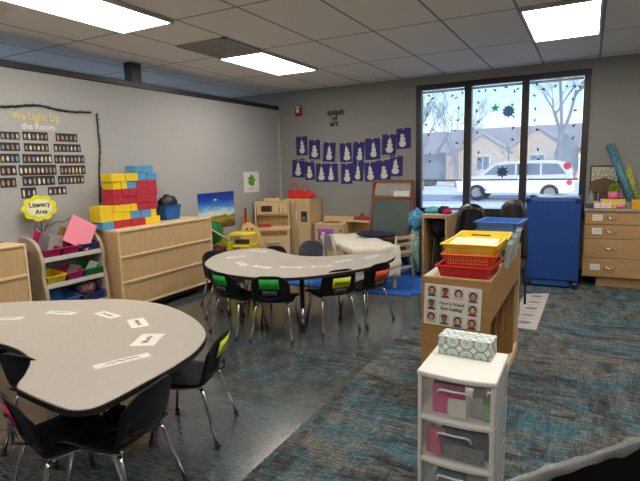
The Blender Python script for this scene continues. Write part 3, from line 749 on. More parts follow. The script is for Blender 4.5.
obj('print', MB().box(0, .003, -.38, .38, 0, .5), SKYP, t)
obj('cloud', MB().prism([( .03*math.cos(a)-.03, .40+.014*math.sin(a)) for a in [2*PI*j/10 for j in range(10)]], .003, .0036, 0, 'x'), WHITE, t)
t = thing('leaf_poster', 'white sheet with a green plant picture high on the left wall', 'poster', (XW+.001, 6.2, 1.26))
obj('sheet', MB().box(0, .003, -.195, .195, -.155, .155), PAPER, t)
lf = MB(); lf.prism([(.085*math.cos(a)*(1+.16*math.cos(7*a)), .025+.08*math.sin(a)*(1+.16*math.sin(5*a))) for a in [2*PI*j/40 for j in range(40)]], .003, .004, 0, 'x').box(.003,.004,-.008,.008,-.07,-.03)
obj('plant_picture', lf, mat('leaf_green', (96,150,40), .7, var=.3, scale=40), t)
s = MB(); scribble(s, .14, .02, 12, 5, .003, -.10, 0, 'yz', .004); obj('caption', s, GRAY, t)

# ------------------------------------------------------------------ back wall displays
def text_back(body, size, x, z, label):
    o = text('wall_lettering', body, size, INK, None, (x, YW-.004, z), (R(90),0,0), .002, .003); return o
t = thing('wall_lettering', 'black letters reading splash of art on the back wall', 'lettering', (-3.47, YW-.001, 2.2))
for b, dx, dz, s in (('splash', 0, .085, .12), ('of', -.02, -.005, .11), ('art', -.03, -.085, .12)): text('letters', b, s, INK, t, (dx, -.004, dz), (R(90),0,0), .002, .003)
t = thing('fire_alarm', 'small red fire alarm on the back wall near the ceiling corner', 'alarm', (-4.12, YW-.001, 2.35))
obj('housing', MB().box(-.055, .055, -.04, 0, -.08, .08), mat('alarm_red', (120,18,20), .4), t, bevel=.006)
obj('strobe', MB().box(-.025, .025, -.055, -.04, -.03, .03), WHITE, t, bevel=.004)
obj('marking', MB().box(-.04, .04, -.042, -.04, .045, .065), WHITE, t)
U = [(-4.085,1.801,.209,.297),(-3.854,1.734,.201,.303),(-3.593,1.685,.215,.296),(-3.308,1.669,.201,.29),(-3.093,1.664,.187,.31),(-2.864,1.705,.242,.314),(-2.606,1.761,.219,.294),(-2.382,1.838,.214,.29)]
Lr = [(-4.164,1.448,.23,.298),(-3.956,1.408,.189,.301),(-3.742,1.369,.2,.29),(-3.558,1.366,.215,.287),(-3.3,1.346,.19,.313),(-3.12,1.375,.209,.28),(-2.9,1.366,.2,.285),(-2.696,1.383,.223,.304),(-2.498,1.45,.203,.305)]
pos = ('leftmost','second','third','fourth','fifth','sixth','seventh','eighth','rightmost')
for rown_, L, nrow in (('upper', U, 1), ('lower', Lr, 0)):
    for i, (x, z, w, h) in enumerate(L):
        rr = random.Random(i*3+nrow*50); p = pos[i] if i < len(L)-1 else 'rightmost'
        t = thing('snowman_card', 'navy card with a white snowman, %s of the %s row%s' % (p, rown_, '' if p in ('leftmost','rightmost') else ' from the left'), 'wall art', (x, YW-.002-(.004 if nrow else 0)-.001*(i % 2), z), 0, 'snowman cards pegged to the back wall')
        t.rotation_euler[1] = rr.uniform(-.07,.07)
        obj('card', MB().box(-w/2, w/2, -.001, 0, -h/2, h/2), NAVY, t)
        s = MB(); k = rr.uniform(.85,1.15)
        def blob(cx, cz, a, b, y=-.0016, m=0):
            s.prism([(cx+a*math.cos(q)*(1+.08*math.sin(3*q+i)), cz+b*math.sin(q)) for q in [2*PI*j/16 for j in range(16)]], y-.0006, y, m, 'y')
        dx = rr.uniform(-.02,.02)
        blob(dx, -.075, .052*k, .045); blob(dx+.004, -.012, .038*k, .036, -.0023); blob(dx, .04, .027*k, .027, -.003)
        if i % 3 != 1: s.prism([(dx-.022,.06), (dx+.022,.06), (dx+rr.uniform(-.01,.01),.105)], -.0042, -.0036, 0, 'y')
        obj('snowman', s, SNOWP, t)
        fd = MB(); fd.box(dx-.008, dx-.003, -.0046, -.0042, .042, .047).box(dx+.004, dx+.009, -.0046, -.0042, .042, .047).box(dx-.02, dx+.02, -.0034, -.003, .016, .021).box(dx-.002, dx+.003, -.003, -.0026, -.02, -.015)
        obj('face_and_scarf', fd, mat('scarf_grey', (96,100,110), .8), t)
        obj('clothes_peg', MB().box(-.004, .004, -.008, -.001, h/2-.025, h/2+.025), OAKL, t)
def string(x0, z0, x1, z1, sag, label):
    tag(obj('display_string', MB().tube([( (x1-x0)*q/16-(x1-x0)/2, 0, (z0+(z1-z0)*q/16-sag*4*(q/16)*(1-q/16))) for q in range(17)], .002, 4), PAPER, None, ((x0+x1)/2, YW-.004, 0)), label, 'string')
string(-4.25, 1.95, -2.25, 2.0, .18, 'upper white string holding the top row of snowman cards')
string(-4.3, 1.6, -2.35, 1.61, .09, 'lower white string holding the bottom row of snowman cards')

# ------------------------------------------------------------------ rug, easel, white table
t = tag(obj('play_rug', MB().prism(closed_spline([(-4.35,5.3), (-4.35,6.9), (-4.2,6.99), (-1.75,6.99), (-1.62,6.88), (-1.62,5.55), (-1.72,5.32), (-1.95,5.22), (-4.2,5.22)], 3), .0035, .012), RUG), 'bright blue play rug under the white table and play kitchen', 'rug')
t = thing('easel', 'reddish wood art easel with a dark green board by the window', 'easel', (-2.45, 6.62, .012))
def leg2(mb, a, b, w=.022, d=.016):
    mb.tube([a, b], w*.75, 4)
for s in (-1, 1):
    m_ = MB(); leg2(m_, (s*.33, -.06, 0), (s*.285, .14, 1.24), .032); obj('leg', m_, REDW, t)
    m_ = MB(); leg2(m_, (s*.31, .34, 0), (s*.285, .16, 1.22), .028); obj('leg', m_, REDW, t)
brd = MB().grid(1, 1, lambda a, b: (-.275+.55*a+(0), -.012+.105*b+.0, .45+.52*b), smooth=False)
GB = mat('dark_green_board', (72,86,80), .5, var=.12, scale=3)
obj('board', brd, GB, t, solid=.01)
obj('board', MB().grid(1, 1, lambda a, b: (-.275+.55*a, .105+.03*b, 1.02+.17*b), smooth=False), mat('paper_roll_panel', (150,146,138), .6), t, solid=.008)
fm = MB().box(-.31,.31,.10,.125,1.205,1.245).box(-.29,.29,.08,.12,.965,1.005).box(-.32,.32,-.05,.0,.41,.45)
obj('crossbar', fm, REDW, t, bevel=.004)
obj('paper', MB().box(.03,.26,.075,.078,1.01,1.09), PAPER, t)

t = thing('play_table', 'low wooden table draped in a white cloth beside the easel', 'table', (-2.56, 5.72, 0), R(-45))
obj('tabletop', MB().box(-.6,.6,-.28,.28,.495,.52), WOODC, t, bevel=.005)
for sx in (-.56,.56):
    for sy in (-.25,.25): obj('leg', MB().box(sx-.02,sx+.02,sy-.02,sy+.02,.012,.495), WOODC, t, bevel=.004)
cl = MB()
NX, NY = 48, 28
def cfn(a, b):
    x = -.61+1.60*a; y = -.36+.68*b
    z = .532+.006*math.sin(x*17+y*9)+.005*math.sin(y*23-x*6)
    ex = max(0, x-.61); ey = max(0, abs(y)-.285)
    if ex > 0: x = .617+(.018*(1+math.sin(y*17+ex*20))+.02*(1+math.sin(ex*60+y*6)))*min(1, ex*6)
    if ey > 0: y = math.copysign(.293+.012*(1+math.sin(x*26)), y)
    z -= max(ex, ey)
    return (x, y, max(.03, z))
cl.grid(NX, NY, cfn)
tag(obj('white_tablecloth', cl, CLOTH, None, (-2.56,5.72,0), (0,0,R(-45)), solid=.004), 'crumpled white cloth draped over the low table beside the easel', 'tablecloth')
tag(obj('navy_coat', MB().ell((0,0,.03), (.27,.12,.045), 0, 22, 8, lambda v: 1+.14*math.sin(v.x*9+v.y*5)), NAVYC, None, (-2.42,6.02,.542)), 'dark navy coat lying at the back of the white table', 'coat')

def wood_chair(label, x, y, deg, backm=None, up=0):
    t = thing('wooden_chair', label, 'chair', (x, y, .013), R(deg))
    obj('seat', MB().box(-.15,.15,-.14,.15,.27,.29), WOODC, t, bevel=.006)
    for sx in (-.14,.14):
        obj('leg', MB().tube([(sx,.13,0), (sx,.13,.27)], .016, 6), WOODC, t)
        obj('leg', MB().tube([(sx*1.03,-.19,0), (sx,-.14,.28), (sx*.98,-.18-up*.2,.56+up)], .02, 4), WOODC, t)
    obj('stretcher', MB().box(-.14,.14,.125,.14,.12,.15).box(-.14,.14,-.17,-.155,.12,.15), WOODC, t)
    if backm: obj('back_panel', MB().box(-.13,.13,-.195,-.18,.36+up,.54+up), backm, t, bevel=.004)
    else:
        for z in (.34,.44,.53): obj('back_slat', MB().box(-.13,.13,-.18,-.16,z-.025,z+.02), WOODC, t, bevel=.004)
wood_chair('pale wooden child chair with a grey back panel left of the white table', -2.60, 5.38, -40, mat('grey_back_panel', (128,134,146), .5), .1)
wood_chair('pale wooden ladder back child chair at the right end of the white table', -2.20, 6.13, 62)

# ------------------------------------------------------------------ play kitchen corner
PLAY = mat('birch_play_wood', (206,180,134), .5, var=.08, scale=5, stretch=(6,6,1))
t = thing('play_fridge', 'tall birch play refrigerator with red bags on top', 'play kitchen', (-3.93, 6.76, .012))
obj('body', MB().box(-.26,.2,-.16,.2,.03,.97), PLAY, t, bevel=.006)
obj('door', MB().box(-.255,-.05,-.178,-.162,.06,.96), PLAY, t, bevel=.004)
d = obj('door', MB().box(-.045,.195,-.178,-.162,.06,.96), PLAY, t, bevel=.004)
obj('door_handle', MB().tube([(-.02,-.2,.42), (-.02,-.2,.8)], .01, 8).box(-.025,-.015,-.2,-.178,.43,.45).box(-.025,-.015,-.2,-.178,.77,.79), OAKL, d)
obj('dispenser', MB().box(.05,.15,-.186,-.178,.62,.78), DARK, d, bevel=.003)
obj('dispenser_slot', MB().box(.07,.13,-.19,-.186,.64,.70), GRAY, d)
t = thing('play_stove', 'birch play stove with microwave and oven in the corner', 'play kitchen', (-4.19, 6.24, .012), R(32))
obj('lower_cabinet', MB().box(-.26,.26,-.2,.2,.03,.55), PLAY, t, bevel=.005)
obj('cooktop', MB().box(-.27,.27,-.21,.21,.55,.57), OAKL, t, bevel=.004)
obj('hutch', MB().box(-.26,-.24,.0,.2,.57,.95).box(.24,.26,.0,.2,.57,.95).box(-.24,.24,.0,.2,.93,.95).box(-.24,.24,.185,.2,.57,.93).box(-.24,.24,.01,.185,.74,.76), PLAY, t)
mw = obj('microwave_door', MB().box(-.23,.235,-.01,.0,.765,.925), PLAY, t, bevel=.003)
obj('microwave_window', MB().box(-.16,.0,-.016,-.01,.80,.89), mat('brown_window', (70,42,36), .3), mw)
obj('keypad', MB().box(.08,.2,-.014,-.01,.79,.90), OAKL, mw)
for i in range(6): obj('knob', MB().cyl(.11+.055*(i % 2), -.02, .80+.035*(i//2), .81+.035*(i//2), .012, 8), BRN2, mw)
od = obj('oven_door', MB().box(-.2,.22,-.215,-.2,.07,.44), PLAY, t, bevel=.004)
obj('oven_handle', MB().box(-.08,.1,-.235,-.222,.36,.375).box(-.08,-.07,-.222,-.215,.36,.375).box(.09,.1,-.222,-.215,.36,.375), OAKL, od)
obj('control_strip', MB().box(-.2,.22,-.214,-.2,.47,.53), BRN, t)
obj('sink_tub', MB().box(-.22,-.02,-.05,.12,.57,.60), mat('red_toy', (176,30,30), .5), t, bevel=.006)
t = thing('toy_toaster', 'little birch toy box with a red lever on top of the play stove', 'toy', (-4.25,6.36,.963), R(32))
obj('body', MB().box(-.13,.1,-.07,.07,0,.045), PLAY, t, bevel=.008); obj('red_top', MB().box(-.02,.07,-.04,.04,.045,.07), mat('dull_red', (160,60,50), .5), t, bevel=.008)
def handbag(x, y, w, h, m, label):
    t = thing('red_handbag', label, 'bag', (x, y, .983)); 
    obj('bag_body', MB().prism([(-w/2,0),(w/2,0),(w*.42,h),(-w*.42,h)], -.05, .05, axis='y'), m, t, bevel=.02)
    obj('bag_strap', MB().tube([(w*.32*math.cos(a), 0, h+.1*math.sin(a)) for a in [PI*j/12 for j in range(13)]], .006, 6), RED, t)
handbag(-4.07, 6.72, .22, .13, DOTM, 'red play handbag with a tall strap on the fridge, left one')
handbag(-3.88, 6.73, .18, .12, DOTM, 'red play handbag on the fridge, middle one')
tag(obj('red_pouch', MB().ell((0,0,.05), (.07,.07,.05), 0, 14, 8, lambda v: 1+.1*math.sin(v.x*8+v.y*6)), DOTM, None, (-3.79, 6.75, .983)), 'low red pouch at the right end of the fridge top', 'bag')
# low counters along the back wall
t = thing('play_sink', 'low birch play sink with a purple cloth hanging on its front', 'play kitchen', (-3.42, 6.78, .012))
obj('cabinet', MB().box(-.25,.25,-.17,.19,.03,.58), PLAY, t, bevel=.005)
obj('counter', MB().box(-.26,.26,-.18,.2,.58,.60), OAKL, t, bevel=.004); obj('backsplash', MB().box(-.26,.26,.16,.2,.60,.68), PLAY, t, bevel=.004)
obj('basin', MB().box(-.14,.1,-.1,.08,.601,.608), mat('basin_brown', (120,84,56), .4), t)
for dx in (-.2,.2): obj('knob', MB().cyl(dx, -.185, .5, .515, .016, 10), BRN, t)
tag(obj('purple_cloth', MB().grid(10, 8, lambda a, b: (-.13+.26*a, -.012*math.sin(a*19)-.008, .36+.18*b)), mat('purple_print', (150,90,180), .8, var=.3, scale=40), None, (-3.45, 6.575, .0), solid=.006), 'purple print cloth hanging on the low play sink', 'cloth')
t = thing('low_shelf', 'low birch shelf unit with a red toy on top below the snowman cards', 'shelf', (-2.975, 6.82, .012))
obj('body', MB().box(-.13,.33-.2,-.15,.17,.03,.05).box(-.2,-.18,-.15,.17,.0,.63).box(.18,.2,-.15,.17,0,.63).box(-.2,.2,.15,.17,0,.63).box(-.2,.2,-.15,.17,.42,.44), PLAY, t)
obj('top', MB().box(-.21,.21,-.16,.18,.63,.65), OAKL, t, bevel=.003)
t = thing('toy_truck', 'small red toy on the low birch shelf', 'toy', (-2.95, 6.78, .663))
obj('toy_body', MB().prism([(-.13,.0),(.13,.0),(.12,.05),(.03,.06),(.0,.11),(-.03,.06),(-.12,.05)], -.03, .03, axis='y'), mat('brick_red_toy', (160,60,46), .6), t, bevel=.006)

# ironing board, crates and cushion chair by the left wall
t = thing('ironing_board', 'pale wooden toy board with two round holes standing upright by the play kitchen', 'toy', (-4.13, 5.66, .012), R(30))
pl = closed_spline([(-.17,0),(.17,0),(.19,.2),(.12,.5),(.02,.66),(-.09,.70),(-.17,.6),(-.2,.35)], 5)
obj('board', MB().prism(pl, -.012, .012, axis='y'), mat('peach_wood', (222,186,132), .5), t, bevel=.004)
for dx in (-.085,-.015): obj('round_hole', MB().tube([(dx,-.016,.61), (dx,-.012,.61)], .017, 12), BRN2, t)
t = thing('toy_broom_rack', 'small red and orange toy stand beside the play stove', 'toy', (-4.40, 5.86, .012), R(60))
obj('post', MB().box(-.015,.015,-.015,.015,0,.88), mat('red_brown_paint', (140,50,36), .5), t)
obj('hanging_tools', MB().box(-.07,-.03,-.03,-.01,.45,.78).box(.0,.04,-.035,-.015,.5,.74).box(.06,.09,-.03,-.01,.42,.7), mat('ochre_paint', (190,130,60), .5, var=.4, scale=15), t, bevel=.005)
obj('base', MB().box(-.1,.1,-.1,.1,0,.03), BRN, t)
def crate(name, label, x, y, z, w, d, h, m, rz=0):
    t = thing(name, label, 'crate', (x, y, z), rz); c = MB()
    for k in range(4): c.box(-w/2,w/2,-d/2,-d/2+.01,k*h/4+.005,k*h/4+h/4-.02).box(-w/2,w/2,d/2-.01,d/2,k*h/4+.005,k*h/4+h/4-.02).box(-w/2,-w/2+.01,-d/2,d/2,k*h/4+.005,k*h/4+h/4-.02).box(w/2-.01,w/2,-d/2,d/2,k*h/4+.005,k*h/4+h/4-.02)
    for sx in (-w/2,w/2-.015):
        for sy in (-d/2,d/2-.015): c.box(sx,sx+.015,sy,sy+.015,0,h)
    c.box(-w/2,w/2,-d/2,d/2,0,.006); obj('crate_walls', c, m, t); 
    r = MB()
    for a in ((-w/2-.01,w/2+.01,-d/2-.01,-d/2+.012), (-w/2-.01,w/2+.01,d/2-.012,d/2+.01), (-w/2-.01,-w/2+.012,-d/2,d/2), (w/2-.012,w/2+.01,-d/2,d/2)): r.box(*a,h-.012,h+.012)
    obj('crate_rim', r, m, t, bevel=.003); return t
t = thing('toy_shopping_stand', 'bright yellow toy stand with dark openings left of the pale board', 'toy', (-4.06,5.33,.012), R(12))
YT = mat('toy_yellow', (240,214,40), .5)
c = MB()
for sx in (-.17,.145): c.box(sx,sx+.025,-.12,-.095,0,.6).box(sx,sx+.025,.095,.12,0,.6)
for z in (.57,.42,.25): c.box(-.17,.17,-.12,.12,z,z+.03)
obj('frame', c, YT, t, bevel=.004); obj('shelf_items', MB().box(-.12,-.02,-.08,.06,.281,.34).box(.02,.1,-.08,.06,.281,.35).box(-.1,.08,-.05,.08,.451,.5), mat('mixed_toys', (70,50,40), .6, var=.5, scale=30), t, bevel=.005)
crate('plastic_crate', 'lime green toy crate between the cushion seat and the yellow stand', -4.20, 5.10, .004, .16, .16, .50, mat('lime_plastic', (190,200,50), .5), R(10))
crate('plastic_crate', 'maroon toy crate below the green cushion seat', -4.13, 4.84, .004, .18, .2, .47, mat('maroon_plastic', (120,30,56), .5))
t = thing('cushion_seat', 'pale wood framed seat with a dark green cushion below the sky poster', 'chair', (-4.33,4.99,0.002), 0)
obj('green_cushion', MB().ell((.03,.02,.64), (.09,.19,.16), 0, 20, 12), mat('green_vinyl', (14,110,52), .45), t)
fm = MB(); fm.tube([(.14,-.18,.0), (.14,-.18,.74)], .014, 6).tube([(.14,.22,.0), (.14,.22,.52)], .014, 6).tube([(.14,-.18,.73), (.14,.24,.50)], .014, 6).tube([(-.1,-.18,0), (-.1,-.18,.74)], .014, 6).tube([(-.1,.22,0), (-.1,.22,.5)], .014, 6).tube([(-.1,-.18,.42), (.14,-.18,.42)], .012, 6).tube([(-.1,.22,.42), (.14,.22,.42)], .012, 6).tube([(.14,-.18,.42), (.14,.22,.42)], .012, 6).tube([(-.1,-.18,.42), (-.1,.22,.42)], .012, 6)
obj('seat_frame', fm, OAKL, t)

# ------------------------------------------------------------------ desk and bags by the window
t = thing('window_desk', 'narrow white topped wooden desk standing below the window', 'desk', (-1.67, 6.2, .004))
obj('desktop', MB().box(-.19,.13,0,.72,.80,.825), WHITE, t, bevel=.003)
obj('side_panel', MB().box(-.19,-.165,0,.7,.0,.80), OAKD, t, bevel=.003); obj('side_panel', MB().box(.105,.13,0,.7,.0,.80), OAKD, t, bevel=.003)
obj('front_rail', MB().box(-.19,.13,-.004,.016,.78,.822), OAKD, t)
obj('back_panel', MB().box(-.165,.105,.68,.7,.1,.8), mat('grey_panel', (96,94,92), .6), t)
def blob(name, label, cat, loc, r, m, sd=1):
    return tag(obj(name, MB().ell((0,0,0), r, 0, 18, 12, lambda v: 1+.12*math.sin(v.x*8+sd)+.09*math.sin(v.y*9+v.z*7+sd)), m, None, loc), label, cat)
blob('tote_bag', 'periwinkle and aqua fabric bag hanging left of the window desk', 'bag', (-1.98, 6.36, .74), (.10,.14,.14), foil('aqua_fabric', (70,90,190), (100,200,210)), 1)
blob('tote_bag', 'teal and white patterned bag on the rug left of the window desk', 'bag', (-1.99, 6.33, .33), (.1,.16,.29), foil('teal_print', (60,120,118), (180,200,190)), 3)
blob('folded_garment', 'aqua folded garment at the left of the window desk top', 'clothes', (-1.78, 6.45, .865), (.1,.14,.045), mat('aqua_cloth', (110,190,196), .9), 2)
blob('folded_garment', 'navy folded garment in the middle of the window desk top', 'clothes', (-1.64, 6.42, .87), (.075,.12,.05), NAVYC, 4)
blob('folded_garment', 'crimson folded garment at the right of the window desk top', 'clothes', (-1.565, 6.30, .86), (.055,.09,.04), mat('crimson_cloth', (190,24,60), .8), 6)
blob('dark_bag', 'dark bag hanging under the window desk', 'bag', (-1.70, 6.42, .66), (.09,.13,.11), mat('dark_fabric', (40,38,52), .9, var=.4), 7)
t = thing('stool', 'thin dark metal stool legs standing under the window desk', 'stool', (-1.70, 6.46, .013))
for sx in (-.05,.05):
    for sy in (-.06,.06): obj('leg', MB().tube([(sx*1.6,sy*1.5,0), (sx,sy,.5)], .007, 6), GRAY, t)
obj('seat', MB().cyl(0,0,.5,.52,.075,16), BLACK, t)

# black adult chairs behind the trays
def adult_chair(label, x, y, deg, m, top, bw=.16):
    t = thing('office_chair', label, 'chair', (x, y, .004), R(deg))
    obj('backrest', MB().grid(12, 10, lambda a, b: ((a*2-1)*(bw-.05*b*b), -.18-.06*b+.09*(a*2-1)**2, .5+(top-.5)*b-.06*abs(a*2-1)**3*b)), m, t, solid=.03)
    obj('seat', MB().box(-bw,bw,-.18,.2,.43,.48), m, t, bevel=.02)
    for sx in (-bw+.02,bw-.02):
        obj('leg', MB().tube([(sx,.2,0), (sx,.18,.43)], .012, 8), DARK, t); obj('leg', MB().tube([(sx,-.24,0), (sx,-.16,.45)], .012, 8), DARK, t)
adult_chair('glossy black chair with a curved back behind the coloured trays', -.90, 4.62, 200, mat('gloss_black', (20,20,24), .3), 1.08)
adult_chair('dark brown chair back standing beside the blue cot stack', -.66, 5.15, 178, mat('dark_brown_vinyl', (40,34,34), .5), 1.08, .15)

# ------------------------------------------------------------------ cot stack
t = thing('cot_stack', 'tall stack of cots under a royal blue cover by the window', 'cot', (-.345, 6.52, .004))
obj('cover', MB().prism([(-.29,.09),(.29,.09),(.285,1.0),(.24,1.03),(-.24,1.03),(-.285,1.0)], -.29, .29, axis='y'), COT, t, bevel=.015)
obj('lower_skirt', MB().box(-.2,.2,-.27,.27,.02,.1), mat('pale_cot_blue', (30,80,150), .6), t, bevel=.01)
for sx in (-.26,.26):
    for sy in (-.26,.26):
        obj('corner_cap', MB().box(sx-.035,sx+.035,sy-.035,sy+.035,.98,1.045), mat('deep_blue_plastic', (10,34,90), .4), t, bevel=.012)
        obj('foot', MB().tube([(sx-.025,sy,.045), (sx+.025,sy,.045)], .045, 14), mat('deep_blue_plastic', (10,34,90), .4), t)
tag(obj('plastic_sheet', MB().box(-.2,.24,-.2,.2,0,.03), clearmat('pale_blue_film', (150,185,225), .75), None, (-.33,6.52,1.036), (0,0,R(4)), bevel=.01), 'pale blue glossy pad lying on top of the cot stack', 'pad')

# ------------------------------------------------------------------ base cabinet with drawers
t = thing('drawer_cabinet', 'oak base cabinet with four drawers and grey top at the right edge', 'cabinet', (.55, 6.75, 0))
obj('body', MB().box(-.57,.9,-.235,.262,.11,.88), OAKD, t, bevel=.002)
obj('worktop', MB().box(-.58,.92,-.27,.262,.88,.908), mat('grey_laminate_top', (150,140,132), .5), t, bevel=.006)
obj('toe_kick', MB().box(-.42,.9,-.2,.24,.004,.11), OAKD, t)
zs = ((.735,.875,'Play Dough'), (.572,.728,'Loose Parts'), (.345,.565,None), (.125,.338,'Puzzles'))
for col, x0 in enumerate((-.565, .17)):
    for k, (a, b, tx) in enumerate(zs):
        d = obj('drawer', MB().box(x0,x0+.725,-.256,-.238,a,b), OAKD, t, bevel=.003)
        hx = x0+.27 if col == 0 else x0+.36
        hz = (a+b)/2+.005
        obj('handle', MB().tube([(hx-.055,-.257,hz+.012), (hx-.045,-.275,hz+.004), (hx,-.285,hz-.014), (hx+.045,-.275,hz+.004), (hx+.055,-.257,hz+.012)], .007, 8), CHROME, d)
        if tx and col == 0:
            lb = obj('label_card', MB().box(x0+.075,x0+.175,-.2585,-.2565,hz-.035,hz+.035), PAPER, d)
            s = MB(); scribble(s, .07, .012, 12, k, .0014, .012, 0, 'xz', 0); scribble(s, .07, .012, 12, k+5, .0014, -.012, 0, 'xz', 0)
            q = obj('handwriting', s, INK, lb, (x0+.125, -.2595, hz))
# on the worktop
ZT = .909
t = thing('picture_board', 'cork and print picture board leaning on the wall behind the plant mug', 'picture', (.165, 6.955, ZT))
t.rotation_euler[0] = R(-6)
obj('frame', MB().box(-.155,.155,-.01,.01,.15,.49), mat('picture_frame_brown', (62,46,40), .6), t, bevel=.003)
obj('cork_area', MB().prism([(-.14,.165),(.14,.165),(.14,.29),(.0,.34),(-.14,.30)], -.014, -.0105, axis='y'), mat('brown_cork', (100,76,58), .8, var=.2, scale=40), t)
obj('print', MB().prism([(-.14,.302),(.0,.342),(.14,.292),(.14,.47),(-.14,.47)], -.014, -.0105, axis='y'), foil('floral_print', (214,190,180), (70,120,70)), t)
obj('back_strut', MB().box(-.1,.1,-.005,.005,.0,.15), BRN2, t)
t = thing('wrap_roll', 'teal dotted roll of wrapping leaning against the wall over the counter', 'paper roll', (.44, 6.78, ZT))
a, b = Vector((.03,-.02,.02)), Vector((-.235,.17,.73))
obj('roll', MB().tube([a, b], .047, 20, 0, True), TEALR, t)
obj('roll_core', MB().tube([b, b+(b-a).normalized()*.004], .03, 16), mat('cardboard_core', (70,110,125), .8), t)
t = thing('yellow_bag', 'yellow and green bag standing behind the teal roll', 'bag', (.50, 6.9, ZT))
t.rotation_euler[1] = R(-14)
obj('bag_body', MB().ell((0,0,.24), (.06,.045,.24), 0, 18, 12, lambda v: 1+.14*math.sin(v.z*6+v.x*5)), foil('yellow_green_plastic', (190,180,40), (90,120,60)), t)
t = thing('plant_mug', 'pink mug holding a small bright green plant on the yellow box', 'plant pot', (.26, 6.72, ZT+.1))
obj('mug', MB().cyl(0,0,0,.085,.05,24,0,.055), mat('pink_mug', (226,110,160), .4), t)
obj('mug_handle', MB().tube([(.055,0,.065), (.085,0,.06), (.085,0,.03), (.052,0,.02)], .007, 6), mat('pink_mug', (226,110,160), .4), t)
lf = MB(); rr = random.Random(9)
for i in range(46):
    an = rr.uniform(0,2*PI); rd = rr.uniform(.01,.06); z = rr.uniform(.09,.18); c0 = Vector((rd*math.cos(an), rd*math.sin(an), z)); d1 = Vector((rr.uniform(-1,1),rr.uniform(-1,1),rr.uniform(-.2,1))).normalized()*.028; d2 = d1.cross(Vector((rr.uniform(-1,1),rr.uniform(-1,1),.2))).normalized()*.012
    lf.add([c0-d1, c0+d2, c0+d1, c0-d2], [(0,1,2,3)])
obj('foliage', lf, mat('bright_leaf', (130,170,30), .6, var=.3), t, solid=.001)
tag(obj('yellow_box', MB().box(-.125,.125,-.06,.06,0,.098), mat('pale_yellow_card', (226,196,90), .6), None, (.26,6.72,ZT), bevel=.004), 'yellow box standing under the pink plant mug', 'box')
t = thing('tissue_pack', 'white and pink patterned packet in front of the yellow box', 'packet', (.155, 6.6, ZT)); obj('packet', MB().box(-.09,.09,-.03,.03,0,.065), foil('pink_print', (236,222,222), (225,170,180)), t, bevel=.008)
t = thing('pink_toy', 'small pink round toy on the counter right of the packet', 'toy', (.335, 6.6, ZT)); obj('toy_body', MB().ell((0,0,.03), (.045,.03,.03), 0), mat('pink_toy_plastic', (220,120,180), .5), t)
t = thing('letter_card', 'yellow card with dark doodles beside the patterned packet', 'card', (.265, 6.61, ZT)); obj('card', MB().box(-.03,.03,-.004,.004,0,.07), YELB, t); s = MB(); scribble(s,.04,.03,6,4,.0016,.035,0,'xz',-.005); obj('doodle', s, INK, t)
tag(obj('orange_box', MB().box(-.06,.12,-.05,.05,0,.1), mat('orange_yellow_box', (226,160,30), .5), None, (.5,6.6,ZT), bevel=.004), 'orange yellow box at the right picture edge on the counter', 'box')
t = thing('glass_jar', 'small clear jar between the yellow and orange boxes', 'jar', (.415, 6.6, ZT)); obj('jar_body', MB().cyl(0,0,0,.07,.022,14), CLEAR, t); obj('jar_lid', MB().cyl(0,0,.07,.08,.023,14), GRAY, t)
t = thing('supply_caddy', 'grey tray of green and blue supplies at the left end of the counter', 'caddy', (.055, 6.68, ZT))
obj('tray', MB().box(-.075,.085,-.09,.09,0,.05), mat('slate_tray', (70,78,110), .5), t, bevel=.005); obj('green_items', MB().box(-.06,.07,-.06,.05,.05,.075), foil('lime_items', (150,180,50), (90,120,60)), t, bevel=.004)
obj('spray_bottle', MB().cyl(-.02,.05,.05,.15,.025,12).cyl(-.02,.05,.15,.2,.012,10), CLEAR, t); obj('blue_sheet', MB().box(.05,.056,-.07,.08,.05,.17), mat('blue_grey_sheet', (120,150,176), .4), t)

# ------------------------------------------------------------------ bookcase with trays
t = thing('bookcase', 'birch open bookcase with coloured trays on top in the right foreground', 'bookcase', (-.622, 3.36, .003))
hw, y0, y1, zt = .19, -.66, .66, .837
obj('end_panel', MB().box(-hw,hw,y0,y0+.025,0,zt), BOOKW, t, bevel=.003)
obj('end_panel', MB().box(-hw,hw,y1-.025,y1,0,zt+.015), OAKL, t, bevel=.003)
obj('back_panel', MB().box(-hw,-hw+.015,y0+.025,y1-.025,.05,zt-.02), BOOKW, t)
obj('top_panel', MB().box(-hw,hw-.016,y0+.026,y1-.026,zt-.03,zt-.008), mat('cream_top', (214,204,188), .5), t)
obj('apron_panel', MB().box(hw-.015,hw,y0+.026,y1-.026,.6,zt), BOOKW, t, bevel=.002)
obj('base_rail', MB().box(hw-.02,hw,y0+.026,y1-.026,.0,.07), OAKL, t, bevel=.002)
obj('shelf', MB().box(-hw+.015,hw-.02,y0+.026,y1-.026,.05,.068), BOOKW, t)
obj('shelf', MB().box(-hw+.015,hw-.02,y0+.026,y1-.026,.58,.598), BOOKW, t)
for k in range(1, 5): obj('divider', MB().box(-hw+.016,hw-.004,y0+.02+k*.258-.009,y0+.02+k*.258+.009,.069,.579), BOOKW, t)
